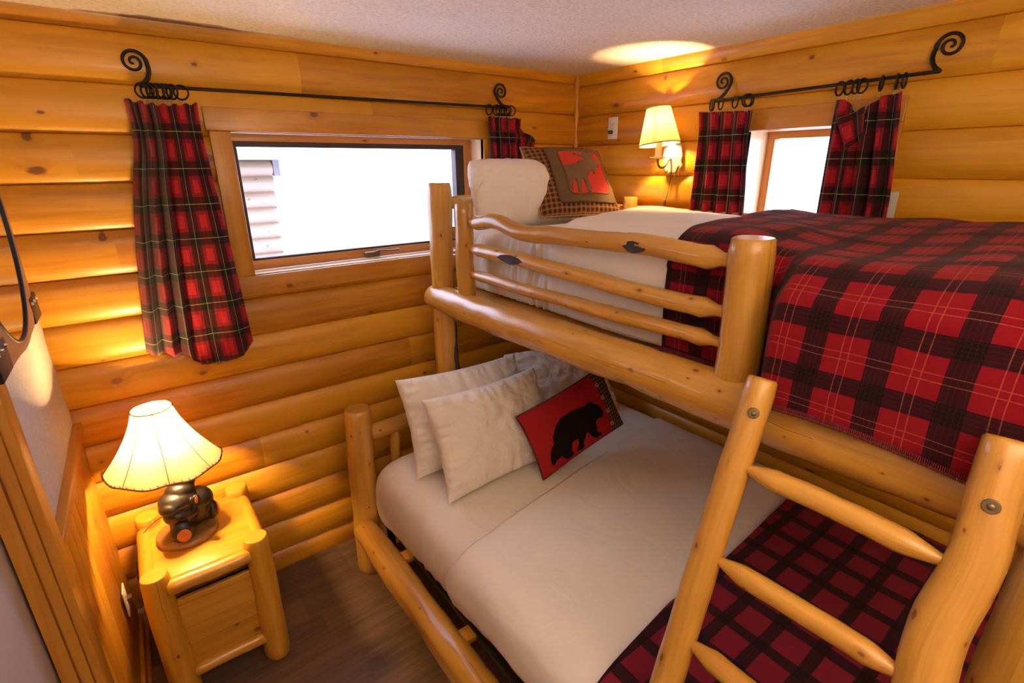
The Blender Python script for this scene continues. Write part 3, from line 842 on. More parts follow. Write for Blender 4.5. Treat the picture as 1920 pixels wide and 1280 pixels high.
# ------------------------------------------------------------------ pillows
def pillow_surf(W, H, T, seed, wr=.010, pinch=.09, ex=.42, flop=0, rnd=0.0):
    def f(u, v, side=1, off=0.0):
        x = u * W / 2 * (1 - pinch * (1 - v * v) * abs(u) ** 3)
        y = v * H / 2 * (1 - pinch * (1 - u * u) * abs(v) ** 3)
        q = max(0, (1 - u * u) * (1 - v * v))
        e = q ** ex
        h = T / 2 * e
        rim = (1 - e) * e * 4
        wn = noise.noise(Vector((x * 9 + seed, y * 9, side * 3))) * .5 + noise.noise(Vector((x * 22 + seed * 2, y * 22, side * 5))) * .35
        rad = noise.noise(Vector((math.atan2(y, x) * 9 + seed, 1.7 * side, seed)))
        eu, ev = abs(u) ** 5, abs(v) ** 5
        ruf = (noise.noise(Vector((x * 42 + seed, y * 8, side))) * ev + noise.noise(Vector((x * 8, y * 42 + seed, side + 4))) * eu) * e * 1.6
        h += wr * e * wn + wr * ruf * 1.5 + off
        rc = 1 - rnd * (u * u * v * v) ** 2
        x *= rc; y *= rc
        return Vector((x, y, side * h + flop * (u * u * .5 - v * .3) * .05))
    return f
def pillow(name, W, H, T, loc, eul, mat, seed, wr=.010, pinch=.09, ex=.42, n=96, flop=0, rnd=0.0, **k):
    f = pillow_surf(W, H, T, seed, wr, pinch, ex, flop, rnd)
    b = MB()
    def cd_(t): return math.sin(t * PI / 2)
    T_ = [cd_(-1 + 2 * i / n) for i in range(n + 1)]
    for side in (1, -1):
        P = [[f(u, v, side) for v in T_] for u in T_]
        U = [[(u * W / 2, v * H / 2) for v in T_] for u in T_]
        b.grid(P, U, True, flip=(side == -1))
    o = b.build(name, mat, None, **k)
    bm = bmesh.new(); bm.from_mesh(o.data); bmesh.ops.remove_doubles(bm, verts=bm.verts, dist=1e-5); bm.to_mesh(o.data); bm.free()
    o.location = loc; o.rotation_euler = eul
    return o, f

def applique(name, poly, f, off, mat, parent, step=.05, uvs=1.0, rim=None, **k):
    """flat patch cut to poly (in pillow u,v units), laid on the pillow surface"""
    bm = bmesh.new()
    vs = [bm.verts.new((a, c, 0)) for a, c in poly]
    fc = bm.faces.new(vs)
    fc.normal_update()
    if fc.normal.z < 0: bmesh.ops.reverse_faces(bm, faces=[fc])
    bmesh.ops.triangulate(bm, faces=bm.faces[:])
    t = -1
    while t < 1:
        for co, no in (((t, 0, 0), (1, 0, 0)), ((0, t, 0), (0, 1, 0))):
            bmesh.ops.bisect_plane(bm, geom=bm.verts[:] + bm.edges[:] + bm.faces[:], plane_co=co, plane_no=no, dist=1e-6)
        t += step
    bmesh.ops.recalc_face_normals(bm, faces=bm.faces)
    uvl = bm.loops.layers.uv.new('UVMap')
    for fa in bm.faces:
        if fa.normal.z < 0: fa.normal_flip()
        for l in fa.loops:
            l[uvl].uv = f(l.vert.co.x, l.vert.co.y)[:2]
    for v_ in bm.verts: v_.co = f(v_.co.x, v_.co.y, 1, off)
    for fa in bm.faces: fa.smooth = True
    me = bpy.data.meshes.new(name); bm.to_mesh(me); bm.free(); me.materials.append(mat)
    o = bpy.data.objects.new(name, me); link(o, parent)
    sm = o.modifiers.new('thickness', 'SOLIDIFY'); sm.thickness = .0018; sm.offset = 1
    return tag(o, **k)
def cordline(name, poly, f, off, r, mat, parent, closed=True, sub=10, **k):
    pts = []
    m = len(poly)
    for i in range(m if closed else m - 1):
        a = poly[i]; c = poly[(i + 1) % m]
        for q in range(sub): pts.append(f(a[0] + (c[0] - a[0]) * q / sub, a[1] + (c[1] - a[1]) * q / sub, 1, off))
    pts.append(pts[0] if closed else f(*poly[-1], 1, off))
    b = MB(); b.tube(pts, r, 6, False)
    return b.build(name, mat, parent, **k)

# lower berth pillows
pillow('pillow', .66, .45, .19, (-1.165, -.545, .845), (1.15, .03, -.02), PILLOW, 1, .024, .07, label='rear white pillow of the overlapping pair leaning on the lower headboard', cat='pillow')
pillow('pillow', .64, .44, .19, (-1.155, -.745, .835), (1.12, .03, .06), PILLOW, 5, .026, .08, label='front white pillow of the overlapping pair, standing left of the bear cushion', cat='pillow')
pillow('pillow', .66, .44, .17, (-.520, -.500, .810), (.80, .10, -.05), PILLOW, 9, .024, .07, rnd=.05, label='white pillow lying back in the shade of the lower bunk, behind the bear cushion', cat='pillow')

RED = plain('red_wool', (.30, .010, .012), .9, 0, .3, 500, .2)
BLKF = plain('black_felt', (.008, .006, .006), .95, 0, .2, 500, .1)
PIPE = plain('dark_piping', (.045, .018, .010), .8)
def smallplaid(name, base, d1, lite, P=.022):
    m, nt, p = newmat(name); u, v = UVXY(nt)
    du = band(nt, u, P, 0, P * .22); dv = band(nt, v, P, 0, P * .22)
    c = MIX(nt, M(nt, 'MULTIPLY', M(nt, 'ADD', du, dv), .5), base, d1)
    c = MIX(nt, M(nt, 'MULTIPLY', band(nt, u, P, P * .5, P * .07), .8), c, lite)
    c = MIX(nt, M(nt, 'MULTIPLY', band(nt, v, P, P * .5, P * .07), .8), c, lite)
    nt.links.new(c, p.inputs['Base Color']); p.inputs['Roughness'].default_value = .95; p.inputs['Specular IOR Level'].default_value = .15
    fabric_bump(nt, p, u, v, .4, .002, 300)
    return m
BPL = smallplaid('cushion_edge_plaid', (.10, .035, .018), (.03, .010, .008), (.28, .20, .12), .017)
bear, fb = pillow('cushion', .525, .305, .13, (-.838, -.915, .845), (1.156, -.195, .013), RED, 3, .006, .05, .40,
                  label='small red bear cushion with a black bear shape and four buttons, on the lower bunk', cat='cushion')
bear.name = 'cushion'
applique('plaid_band', [(.64, -.985), (.72, -.985), (.985, -.985), (.985, 0), (.985, .985), (.80, .985), (.64, .985)], fb, .0010, BPL, bear, .06, label='brown plaid strip')
BEAR = [(-0.78, -0.38), (-0.8, -0.49), (-0.82, -0.7), (-0.77, -0.75), (-0.72, -0.64), (-0.59, -0.6), (-0.57, -0.69), (-0.51, -0.8), (-0.41, -0.84), (-0.34, -0.76), (-0.39, -0.61), (-0.33, -0.41), (-0.19, -0.4), (-0.2, -0.54), (-0.27, -0.76), (-0.15, -0.82), (-0.1, -0.75), (-0.11, -0.63), (0.03, -0.37), (0.1, -0.6), (0.19, -0.76), (0.32, -0.77), (0.36, -0.72), (0.25, -0.62), (0.27, -0.29), (0.34, -0.22), (0.46, -0.28), (0.53, -0.16), (0.5, 0.05), (0.42, 0.19), (0.32, 0.34), (0.26, 0.35), (0.19, 0.31), (0.04, 0.37), (-0.17, 0.41), (-0.36, 0.4), (-0.5, 0.28), (-0.62, 0.05), (-0.66, -0.17), (-0.74, -0.27)]
def rotp(poly, a, sx=1, sy=1, dx=0, dy=0, asp=1.0):
    out = []
    for x, y in poly:
        X_ = x * sx * asp; Y_ = y * sy
        out.append(((X_ * math.cos(a) - Y_ * math.sin(a)) / asp + dx, X_ * math.sin(a) + Y_ * math.cos(a) + dy))
    return out
applique('bear_patch', BEAR, fb, .0022, BLKF, bear, .06, label='black felt bear silhouette')
edge = [(.999 * a, .999 * c) for a, c in [(-1, -1), (-.5, -1), (0, -1), (.5, -1), (1, -1), (1, -.5), (1, 0), (1, .5), (1, 1), (.5, 1), (0, 1), (-.5, 1), (-1, 1), (-1, .5), (-1, 0), (-1, -.5)]]
cordline('piping', edge, fb, 0, .004, PIPE, bear, True, 8, label='dark piping')
BTN = plain('horn_button', (.32, .19, .11), .35, 0, 0, 80, .5)
for q, vv in enumerate((-.66, -.22, .22, .64)):
    c = fb(.66, vv, 1, .003)
    b = MB(); rr = .0105
    P = []; U = []
    for (r_, h_) in ((rr * .25, .0022), (rr * .55, .0018), (rr * .8, .0040), (rr, .0025), (rr * 1.0, 0)):
        P.append([c + Vector((math.cos(a * PI / 8) * r_, math.sin(a * PI / 8) * r_, h_)) for a in range(17)]); U.append([(a, r_) for a in range(17)])
    b.grid(P, U, flip=True)
    b.build('button', BTN, bear, label='round horn button')
    b = MB(); b.tube([c + Vector((-.003, 0, .0030)), c + Vector((.003, .001, .0032))], .0016, 6); b.build('button_thread', PIPE, bear)

# upper berth pillows
pillow('pillow', .59, .32, .22, (-.725, -.405, 1.835), (1.20, .02, .02), PILLOW, 14, .014, .01, .46, rnd=.07, label='plump white pillow propped at the head of the upper bunk', cat='pillow')
MPL = smallplaid('moose_cushion_plaid', (.17, .070, .030), (.050, .018, .010), (.27, .15, .07), .026)
OLIVE = plain('olive_canvas', (.115, .075, .040), .9, 0, .4, 400, .2)
MRED = plain('bright_red_patch', (.50, .045, .030), .85, 0, .2, 400, .2)
MOOSEM = plain('taupe_felt', (.125, .080, .052), .9, 0, .2, 400, .2)
TAN = plain('tan_twisted_piping', (.36, .20, .07), .8, 0, .5, 90)
moose, fm = pillow('cushion', .455, .40, .12, (-.480, -.478, 1.878), (.92, .02, -.222), MPL, 17, .007, .04, .36,
                   label='brown plaid cushion with a red moose patch, leaning on the upper bunk pillow', cat='cushion')
def rrect(x0, y0, x1, y1, r, n=4):
    out = []
    for cx, cy, a0 in ((x1 - r, y1 - r, 0), (x0 + r, y1 - r, 90), (x0 + r, y0 + r, 180), (x1 - r, y0 + r, 270)):
        for i in range(n + 1):
            a = math.radians(a0 + 90 * i / n); out.append((cx + r * math.cos(a), cy + r * math.sin(a)))
    return out
RP = rrect(-.56, -.74, .92, .92, .12)
applique('canvas_panel', RP, fm, .0015, OLIVE, moose, .07, label='olive canvas panel')
cordline('piping', RP, fm, .003, .0028, PIPE, moose, True, 3, label='dark piping')
RQ = rrect(-.28, -.52, .78, .76, .14)
applique('red_patch', RQ, fm, .0035, MRED, moose, .07, label='red fabric patch')
cordline('piping', RQ, fm, .0048, .0024, OLIVE, moose, True, 3)
MOO = [(-0.26, 0.25), (0.06, 0.31), (0.17, 0.43), (0.38, 0.46), (0.33, 0.53), (0.18, 0.59), (0.09, 0.62), (0.13, 0.69), (0.25, 0.66), (0.27, 0.61), (0.35, 0.63), (0.37, 0.72), (0.52, 0.74), (0.61, 0.72), (0.65, 0.66), (0.59, 0.57), (0.64, 0.48), (0.72, 0.35), (0.66, 0.26), (0.58, 0.24), (0.55, 0.14), (0.50, 0.05), (0.45, 0.01), (0.44, 0.15), (0.37, 0.08), (0.25, -0.07), (0.25, -0.2), (0.27, -0.35), (0.26, -0.5), (0.19, -0.51), (0.16, -0.35), (0.13, -0.13), (0.07, -0.13), (0.04, -0.31), (0.0, -0.5), (-0.07, -0.48), (-0.05, -0.24), (-0.08, -0.12), (-0.16, -0.24), (-0.20, -0.44), (-0.25, -0.40), (-0.27, -0.17), (-0.27, -0.0)]
applique('moose_patch', MOO, fm, .0052, MOOSEM, moose, .07, label='taupe felt moose silhouette')
cordline('piping', edge, fm, 0, .005, TAN, moose, True, 8, label='tan twisted piping')

# ================================================================== CURTAIN RODS, RINGS, CURTAINS
def spiral_pts():
    """iron scroll in (outward, up) coordinates from the rod end"""
    out = [(0, 0), (-.016, .012), (-.029, .028), (-.036, .046), (-.038, .062)]
    cx, cz = .002, .080
    n = 60; turns = 1.75
    for i in range(n + 1):
        t = i / n
        r = .036 * (1 - t) ** .85 + .0035
        a = PI + math.radians(8) - t * turns * 2 * PI
        out.append((cx + r * math.cos(a), cz + r * math.sin(a)))
    return out
def rod(name, ax, w0, w1, za, zb, d=.078, **k):
    """ax 0 along x on the back wall, 1 along y on the right wall; w0 = left end, w1 = right end in the photo"""
    def pt(w_, z_, dd=d): return Vector((w_, -dd, z_)) if ax == 0 else Vector((-dd, w_, z_))
    c0 = pt((w0 + w1) / 2, min(za, zb), 0)
    t = empty(name, c0, 0, **k)
    b = MB(); n = 16
    b.tube([pt(w0 + (w1 - w0) * i / n, za + (zb - za) * i / n) - c0 for i in range(n + 1)], .0062, 10, True); b.build('rod', IRON, t)
    for (we, ze, s) in ((w0, za, -1 if w1 > w0 else 1), (w1, zb, 1 if w1 > w0 else -1)):
        pts = spiral_pts(); m = len(pts)
        P = []; R = []
        for i, (o_, u_) in enumerate(pts):
            dd = d - min(1, i / 5) * .044
            P.append(pt(we + s * o_, ze + u_, dd) - c0); R.append(.0062 - .0028 * i / m + (.0012 if i < 8 else 0))
        b = MB(); b.tube(P, R, 10, True); sc = b.build('scroll_bracket', IRON, t)
        q = pt(we - s * .037, ze + .066, .0405) - c0; nn = Vector((0, -1, 0)) if ax == 0 else Vector((-1, 0, 0))
        b = MB(); b.tube([q - nn * .002, q + nn * .0015], [.0035, .0035], 10, True, dome=.4); b.build('screw', STEEL, sc)
    return t
rod('curtain_rod', 0, -2.165, -.585, 2.232, 2.246, label='long black wrought-iron curtain rod with scroll ends above the wide window', cat='curtain rod')
rod('curtain_rod', 1, -.978, -1.783, 2.226, 2.240, label='shorter black wrought-iron curtain rod with scroll ends above the small window', cat='curtain rod')

ring0 = None
def make_ring():
    t = MB(); n = 36
    P = []; U = []
    for i in range(n + 1):
        a = 2 * PI * i / n; row = []; ru = []
        for j in range(9):
            c = 2 * PI * j / 8; r = .0235 + .0032 * math.cos(c)
            row.append(Vector((.0038 * math.sin(c), r * math.cos(a), r * math.sin(a)))); ru.append((a, c))
        P.append(row); U.append(ru)
    t.grid(P, U); o = t.build('curtain_ring', IRON)
    b = MB(); b.tube([(0, 0, -.0255), (0, .003, -.030), (0, 0, -.034), (0, -.003, -.030), (0, 0, -.0255)], .0009, 6, False)
    b.tube([(.001, .001, -.034), (.002, .003, -.044), (.001, -.001, -.046)], .0011, 6, True)
    b.build('clip', STEEL, o)
    return o
def rings(ax, spec, za, label, group, d=.078):
    global ring0
    num = ['first', 'second', 'third', 'fourth', 'fifth', 'sixth', 'seventh', 'eighth']; idx = 0
    for (w_, yaw) in spec:
        if ring0 is None: o = ring0 = make_ring(); kids = []
        else:
            o = ring0.copy(); COL.objects.link(o)
            for ch in ring0.children:
                c = ch.copy(); COL.objects.link(c); c.parent = o
        z = za(w_) - .0146
        o.location = (w_, -d, z) if ax == 0 else (-d, w_, z)
        o.rotation_euler = (0, 0, math.radians(yaw + (0 if ax == 0 else 90)))
        o['label'] = num[idx] + ' black iron ring from the left ' + label; idx += 1; o['category'] = 'curtain ring'; o['group'] = group
zr1 = lambda w_: 2.232 + (w_ + 2.145) / 1.553 * .014
zr2 = lambda w_: 2.226 + (-.995 - w_) / .785 * .014
rings(0, [(-2.162, 62), (-2.148, 48), (-2.134, 40), (-2.118, 52), (-2.100, 58), (-2.088, 30), (-2.074, 40), (-2.046, 65)], zr1, 'above the long curtain by the nightstand', 'rings of the long left curtain')
rings(0, [(-.690, 8), (-.642, 12), (-.618, 40), (-.602, 25), (-.588, 30), (-.574, 18), (-.550, 48)], zr1, 'above the short curtain in the corner', 'rings of the corner curtain')
rings(1, [(-.958, 50), (-.966, 42), (-1.004, 55), (-1.072, 60), (-1.125, -22), (-1.135, -20)], zr2, 'above the curtain beside the wall lamp', 'rings of the curtain beside the wall lamp')
rings(1, [(-1.488, 55), (-1.518, 55), (-1.542, 50), (-1.562, 62), (-1.622, 30), (-1.668, 15), (-1.690, 5)], zr2, 'above the curtain with the sagging top', 'rings of the curtain right of the small window')

def lerp_poly(poly, z):
    for (w0, z0), (w1, z1) in zip(poly, poly[1:]):
        if z <= z0 and z >= z1: return w0 + (w1 - w0) * (z0 - z) / (z0 - z1)
    return poly[0][0] if z > poly[0][1] else poly[-1][0]
def smooth_poly(poly):
    for _ in range(2):
        q = [poly[0]]
        for a, b_ in zip(poly, poly[1:]): q += [(a[0] * .75 + b_[0] * .25, a[1] * .75 + b_[1] * .25), (a[0] * .25 + b_[0] * .75, a[1] * .25 + b_[1] * .75)]
        q.append(poly[-1]); poly = q
    return poly
def curtain(ax, Lp, Rp, ztop, zbot, folds, full, seed, d=.085, uo=(0, 0), ns=150, nt=80, **k):
    """folds: list of (count, depth, phase)"""
    Lp = smooth_poly(Lp); Rp = smooth_poly(Rp)
    P = []; U = []
    for j in range(nt + 1):
        t = j / nt; row = []; ru = []
        for i in range(ns + 1):
            s = i / ns
            zt = ztop(s); zb = zbot(s); z = zt + (zb - zt) * t
            zz = max(t, 0); zref = 2.18 + (zb - 2.18) * t
            a = lerp_poly(Lp, zref); c = lerp_poly(Rp, zref)
            amp = .55 + .45 * min(1, t / .35) if t > .13 else .55 + .1 * (1 - t / .13)
            ph = .35 * noise.noise(Vector((s * 2, t * 1.6, seed)))
            dep = 0; lat = 0
            if callable(folds):
                dep, lat = folds(s + .01 * ph, t); dep *= amp; lat *= amp
            for (n_, A, p0) in ([] if callable(folds) else folds):
                an = 2 * PI * (n_ * (s + .03 * ph * 2) + p0)
                env = .75 + .5 * noise.noise(Vector((s * 3.1, t * .8, seed + n_)))
                dep += A * env * (2 * abs(math.sin(an / 2)) - 1) * amp
                lat += A * env * .45 * math.cos(an / 2) * math.copysign(1, math.sin(an / 2)) * amp * abs(math.sin(an / 2))
            dep += .003 * noise.noise(Vector((s * 30, t * 8, seed)))
            w_ = a + (c - a) * s + lat * (1 if c > a else -1) * (1 - abs(2 * s - 1) ** 4)
            q = Vector((w_, -(d + dep), z)) if ax == 0 else Vector((-(d + dep), w_, z))
            row.append(q); ru.append((uo[0] + s * full, uo[1] + (2.18 - z)))
        P.append(row); U.append(ru)
    b = MB(); b.grid(P, U)
    c0 = Vector(((P[0][0].x + P[0][-1].x) / 2, (P[0][0].y + P[0][-1].y) / 2, min(v[2] for v in b.v)))
    b.v = [tuple(Vector(v) - c0) for v in b.v]
    o = b.build('curtain', TART, None, **k); o.location = c0
    m = o.modifiers.new('thickness', 'SOLIDIFY'); m.thickness = .0025; m.offset = 0
    return o, c0
def hem1(s):
    pts = [(0, 1.279), (.12, 1.270), (.28, 1.250), (.36, 1.245), (.45, 1.195), (.62, 1.185), (.86, 1.205), (1, 1.250)]
    for (a, z0), (c, z1) in zip(pts, pts[1:]):
        if s <= c: return z0 + (z1 - z0) * (s - a) / (c - a)
    return pts[-1][1]
def warp1(s, t):
    # three tight folds on the left, one broad flat panel on the right
    k_ = max(0.0, min(1.0, (.46 - s) / .06)); a1 = 2 * PI * s / .15
    d1 = .030 * (2 * abs(math.sin(a1 / 2)) - 1) * k_
    a2 = 2 * PI * (s - .46) / .58
    d2 = (.022 * math.sin(a2 * .5) + .010 * math.sin(a2 * 1.5 + t * 2) * t) * (1 - k_)
    return d1 + d2, .012 * math.cos(a1 / 2) * k_ * math.copysign(1, math.sin(a1 / 2)) * abs(math.sin(a1 / 2))
curtain(0, [(-2.221, 2.182), (-2.215, 2.05), (-2.254, 1.898), (-2.291, 1.672), (-2.317, 1.473), (-2.339, 1.279)],
        [(-2.004, 2.182), (-2.008, 2.082), (-2.000, 1.93), (-1.985, 1.737), (-1.980, 1.597), (-1.960, 1.18)],
        lambda s: 2.185 - .012 * math.sin(s * 3) + .004 * math.sin(s * 40), hem1, warp1, .50, 1, .090, (.075, .034),
        label='long red and black tartan curtain hanging at the left of the wide window', cat='curtain')
cc, c0 = curtain(0, [(-.703, 2.20), (-.692, 2.118), (-.688, 1.987), (-.690, 1.50)], [(-.495, 2.20), (-.502, 2.096), (-.492, 1.987), (-.49, 1.50)],
        lambda s: 2.197 + .003 * math.sin(s * 50), lambda s: 1.50, [(4.2, .024, .1), (8.4, .008, .3)], .42, 2, .085, (.01, .048),
        label='tartan curtain in the corner right of the wide window, behind the white pillow', cat='curtain')
def flap(parent, c0, corners, fn, name='folded_corner'):
    n = 14; P = []; U = []
    for i in range(n + 1):
        row = []; ru = []
        for j in range(n + 1):
            s, t = i / n, j / n
            a = Vector(corners[0]).lerp(Vector(corners[1]), s); c = Vector(corners[3]).lerp(Vector(corners[2]), s)
            q = a.lerp(c, t) + fn(s, t)
            row.append(q - c0); ru.append((.03 + s * .14, t * .12))
        P.append(row); U.append(ru)
    b = MB(); b.grid(P, U); o = b.build(name, TART, parent)
    m = o.modifiers.new('thickness', 'SOLIDIFY'); m.thickness = .0025; m.offset = 0
flap(cc, c0, [(-.515, -.075, 2.160), (-.379, -.085, 2.093), (-.417, -.085, 2.030), (-.530, -.080, 2.00)], lambda s, t: Vector((0, -.010 * math.sin(s * 11 + t * 4), 0)))
curtain(1, [(-.906, 2.181), (-.922, 2.071), (-.918, 1.905), (-.912, 1.70), (-.91, 1.42)], [(-1.166, 2.16), (-1.160, 2.082), (-1.182, 1.908), (-1.195, 1.70), (-1.20, 1.42)],
        lambda s: 2.184 - .014 * s, lambda s: 1.42, [(4.3, .026, .3), (8, .008, .1)], .46, 3, .085, (.06, .028),
        label='bright red and black tartan curtain between the wall lamp and the small window', cat='curtain')
def top4(s):
    pts = [(0, 2.182), (.17, 2.180), (.38, 2.128), (.50, 2.130), (.66, 2.178), (1, 2.188)]
    for (a, z0), (c, z1) in zip(pts, pts[1:]):
        if s <= c: return z0 + (z1 - z0) * (s - a) / (c - a)
    return 2.185
cc, c0 = curtain(1, [(-1.484, 2.178), (-1.483, 2.076), (-1.484, 1.911), (-1.484, 1.70), (-1.484, 1.42)], [(-1.699, 2.183), (-1.713, 2.038), (-1.734, 1.877), (-1.74, 1.70), (-1.745, 1.42)],
        top4, lambda s: 1.42, [(4.6, .026, .0), (7, .008, .6)], .44, 4, .085, (.00, .050),
        label='darker tartan curtain right of the small window, its top sagging in a fold', cat='curtain')
flap(cc, c0, [(-.118, -1.515, 2.112), (-.112, -1.600, 2.150), (-.112, -1.612, 2.050), (-.122, -1.568, 2.005)], lambda s, t: Vector((-.010 * math.sin(s * 7 + 1), 0, 0)), 'folded_flap')
b = MB()
b.box(Vector((-.071, -1.748, 1.42)) - c0, Vector((-.068, -1.72, 1.86)) - c0, 2); b.build('white_lining', plain('white_lining_cloth', (.75, .72, .70), .9), cc, label='white curtain lining')

# ================================================================== NIGHTSTAND
NS = empty('nightstand', (-2.315, -.31, 0), label='low golden log nightstand with four round corner posts, in the corner under the long curtain', cat='nightstand')
NO = NS.location
LX = (-2.478, -2.150); LY = (-.515, -.105)
for ix, x in enumerate(LX):
    for iy, y in enumerate(LY):
        log('leg', Vector((x, y, 0)) - NO, Vector((x + (.004 if ix else -.002), y, .598)) - NO, .050 if iy == 0 else .046, .045, NS, LOG2, bend=.003, seed=50 + ix * 3 + iy, rough=.05, seg=28, n=24, dome=.10, tone=-.05)
def nbox(name, lo, hi, ax, mat, bev=.004, tone=0, **k):
    b = MB(); b.box(Vector(lo) - NO, Vector(hi) - NO, ax, tone=tone, bev=bev); return b.build(name, mat, NS, **k)
nbox('top', (-2.500, -.520, .520), (-2.135, -.085, .565), 0, LOG2, .010, -.2)
log('edge_log', Vector((-2.45, -.535, .540)) - NO, Vector((-2.18, -.535, .540)) - NO, .029, .029, NS, LOG2, seed=60, bend=.002, tone=-.1)
log('edge_log', Vector((-2.497, -.48, .542)) - NO, Vector((-2.497, -.14, .542)) - NO, .030, .030, NS, LOG2, seed=61, bend=.002)
log('edge_log', Vector((-2.135, -.48, .540)) - NO, Vector((-2.135, -.14, .540)) - NO, .030, .030, NS, LOG2, seed=62, bend=.002)
nbox('drawer_gap_shade', (-2.44, -.500, .465), (-2.19, -.47, .505), 0, plain('shadowed_recess_wood', (.09, .035, .012), .6), .001, label='dark strip for the shade in the drawer slot')  # solid strip, shade of the slot put into its dark colour
nbox('front_panel', (-2.445, -.520, .145), (-2.18, -.500, .458), 0, LOG2, .003, .15)
nbox('side_panel', (-2.490, -.48, .14), (-2.475, -.14, .52), 1, LOG2, .002, .1)
nbox('side_panel', (-2.155, -.48, .14), (-2.140, -.14, .52), 1, LOG2, .002, .1)
nbox('back_panel', (-2.45, -.11, .14), (-2.18, -.098, .52), 0, LOG2, .002, .1)
nbox('bottom_shelf', (-2.46, -.50, .120), (-2.16, -.11, .140), 0, LOG2, .002, .1)
log('bottom_rail', Vector((-2.445, -.522, .120)) - NO, Vector((-2.18, -.522, .120)) - NO, .026, .026, NS, LOG2, seed=63, bend=.002)

# ================================================================== TABLE LAMP
TL = empty('table_lamp', (-2.352, -.285, .565), label='lit table lamp with dark bear figure and laced parchment shade, on the nightstand', cat='table lamp')
TO = TL.location
b = MB()
P = []; U = []
for (r_, z_) in ((0, .0), (.102, .0), (.107, .004), (.1075, .021), (.103, .026), (.055, .0265), (0, .027)):
    P.append([Vector((math.cos(a * PI / 24) * r_, math.sin(a * PI / 24) * r_ * .97, z_)) for a in range(49)]); U.append([(math.cos(a * PI / 24) * r_, math.sin(a * PI / 24) * r_ + z_) for a in range(49)])
b.grid(P, U, True, flip=True); b.build('base', BASEW, TL, label='round wooden base')
FURM = plain('dark_resin_fur', (.013, .010, .008), .42, 0, .5, 90, .5, .15)
PAD = plain('orange_paw_pad', (.62, .17, .035), .5)
def blob(parts, name, mat, parent, vox=.0035):
    bm = bmesh.new()
    for (c, r, e) in parts:
        bmesh.ops.create_icosphere(bm, subdivisions=3, radius=1, matrix=Matrix.Translation(Vector(c) - TO) @ Euler(e).to_matrix().to_4x4() @ Matrix.Diagonal((*r, 1)))
    me = bpy.data.meshes.new(name); bm.to_mesh(me); bm.free(); me.materials.append(mat)
    o = bpy.data.objects.new(name, me); link(o, parent)
    m = o.modifiers.new('merge', 'REMESH'); m.mode = 'VOXEL'; m.voxel_size = vox; m.use_smooth_shade = True
    m = o.modifiers.new('soften', 'SMOOTH'); m.iterations = 6; m.factor = .6
    return o
Z0_ = (0, 0, 0)
blob([((-2.325, -.265, .668), (.072, .068, .078), Z0_), ((-2.300, -.275, .700), (.060, .055, .055), Z0_),
      ((-2.360, -.305, .742), (.066, .058, .040), (.1, .1, .3)), ((-2.388, -.335, .735), (.038, .040, .027), (0, 0, .4)), ((-2.368, -.325, .702), (.050, .044, .020), (0, 0, .3)),
      ((-2.302, -.346, .742), (.018, .011, .022), (0, 0, .5)), ((-2.330, -.262, .800), (.048, .044, .050), Z0_), ((-2.330, -.255, .850), (.042, .040, .050), Z0_), ((-2.345, -.285, .770), (.052, .048, .034), Z0_),
      ((-2.366, -.325, .640), (.040, .050, .042), (.2, 0, .1)), ((-2.370, -.366, .634), (.040, .019, .043), (-.15, 0, -.1)),
      ((-2.280, -.268, .638), (.048, .044, .042), (0, 0, .2)), ((-2.258, -.288, .645), (.020, .032, .046), (0, .1, .3)),
      ((-2.390, -.290, .680), (.030, .034, .045), (.2, .2, 0)), ((-2.345, -.320, .680), (.048, .034, .030), Z0_)],
     'bear_figure', FURM, TL)
def padm(c, r, e, name='paw_pad'):
    bm = bmesh.new(); bmesh.ops.create_uvsphere(bm, u_segments=20, v_segments=12, radius=1, matrix=Matrix.Translation(Vector(c) - TO) @ Euler(e).to_matrix().to_4x4() @ Matrix.Diagonal((*r, 1)))
    me = bpy.data.meshes.new(name); bm.to_mesh(me); bm.free(); me.materials.append(PAD)
    for p_ in me.polygons: p_.use_smooth = True
    o = bpy.data.objects.new(name, me); link(o, TL); o['label'] = 'orange ' + name.replace('_', ' ')
padm((-2.366, -.3835, .627), (.024, .006, .026), (-.15, 0, -.1))
padm((-2.2395, -.292, .643), (.007, .021, .030), (0, .1, .3))
padm((-2.300, -.356, .745), (.007, .004, .015), (0, .2, .5), 'ear_pad')
b = MB(); b.tube([Vector((-2.345, -.262, .835)) - TO, Vector((-2.362, -.268, .90)) - TO, Vector((-2.367, -.27, .965)) - TO], [.010, .010, .014], 12); b.build('socket', BRASS, TL)
BULB = emit('warm_bulb', (1.0, .72, .36), 90)
def bulb(c, r, off, parent):
    bm = bmesh.new(); bmesh.ops.create_uvsphere(bm, u_segments=16, v_segments=10, radius=r)
    for v_ in bm.verts: v_.co += Vector(c) - off
    me = bpy.data.meshes.new('bulb'); bm.to_mesh(me); bm.free(); me.materials.append(BULB)
    o = bpy.data.objects.new('bulb', me); link(o, parent); o['label'] = 'glowing bulb'; return o
bulb((-2.367, -.27, 1.055), .026, TO, TL)
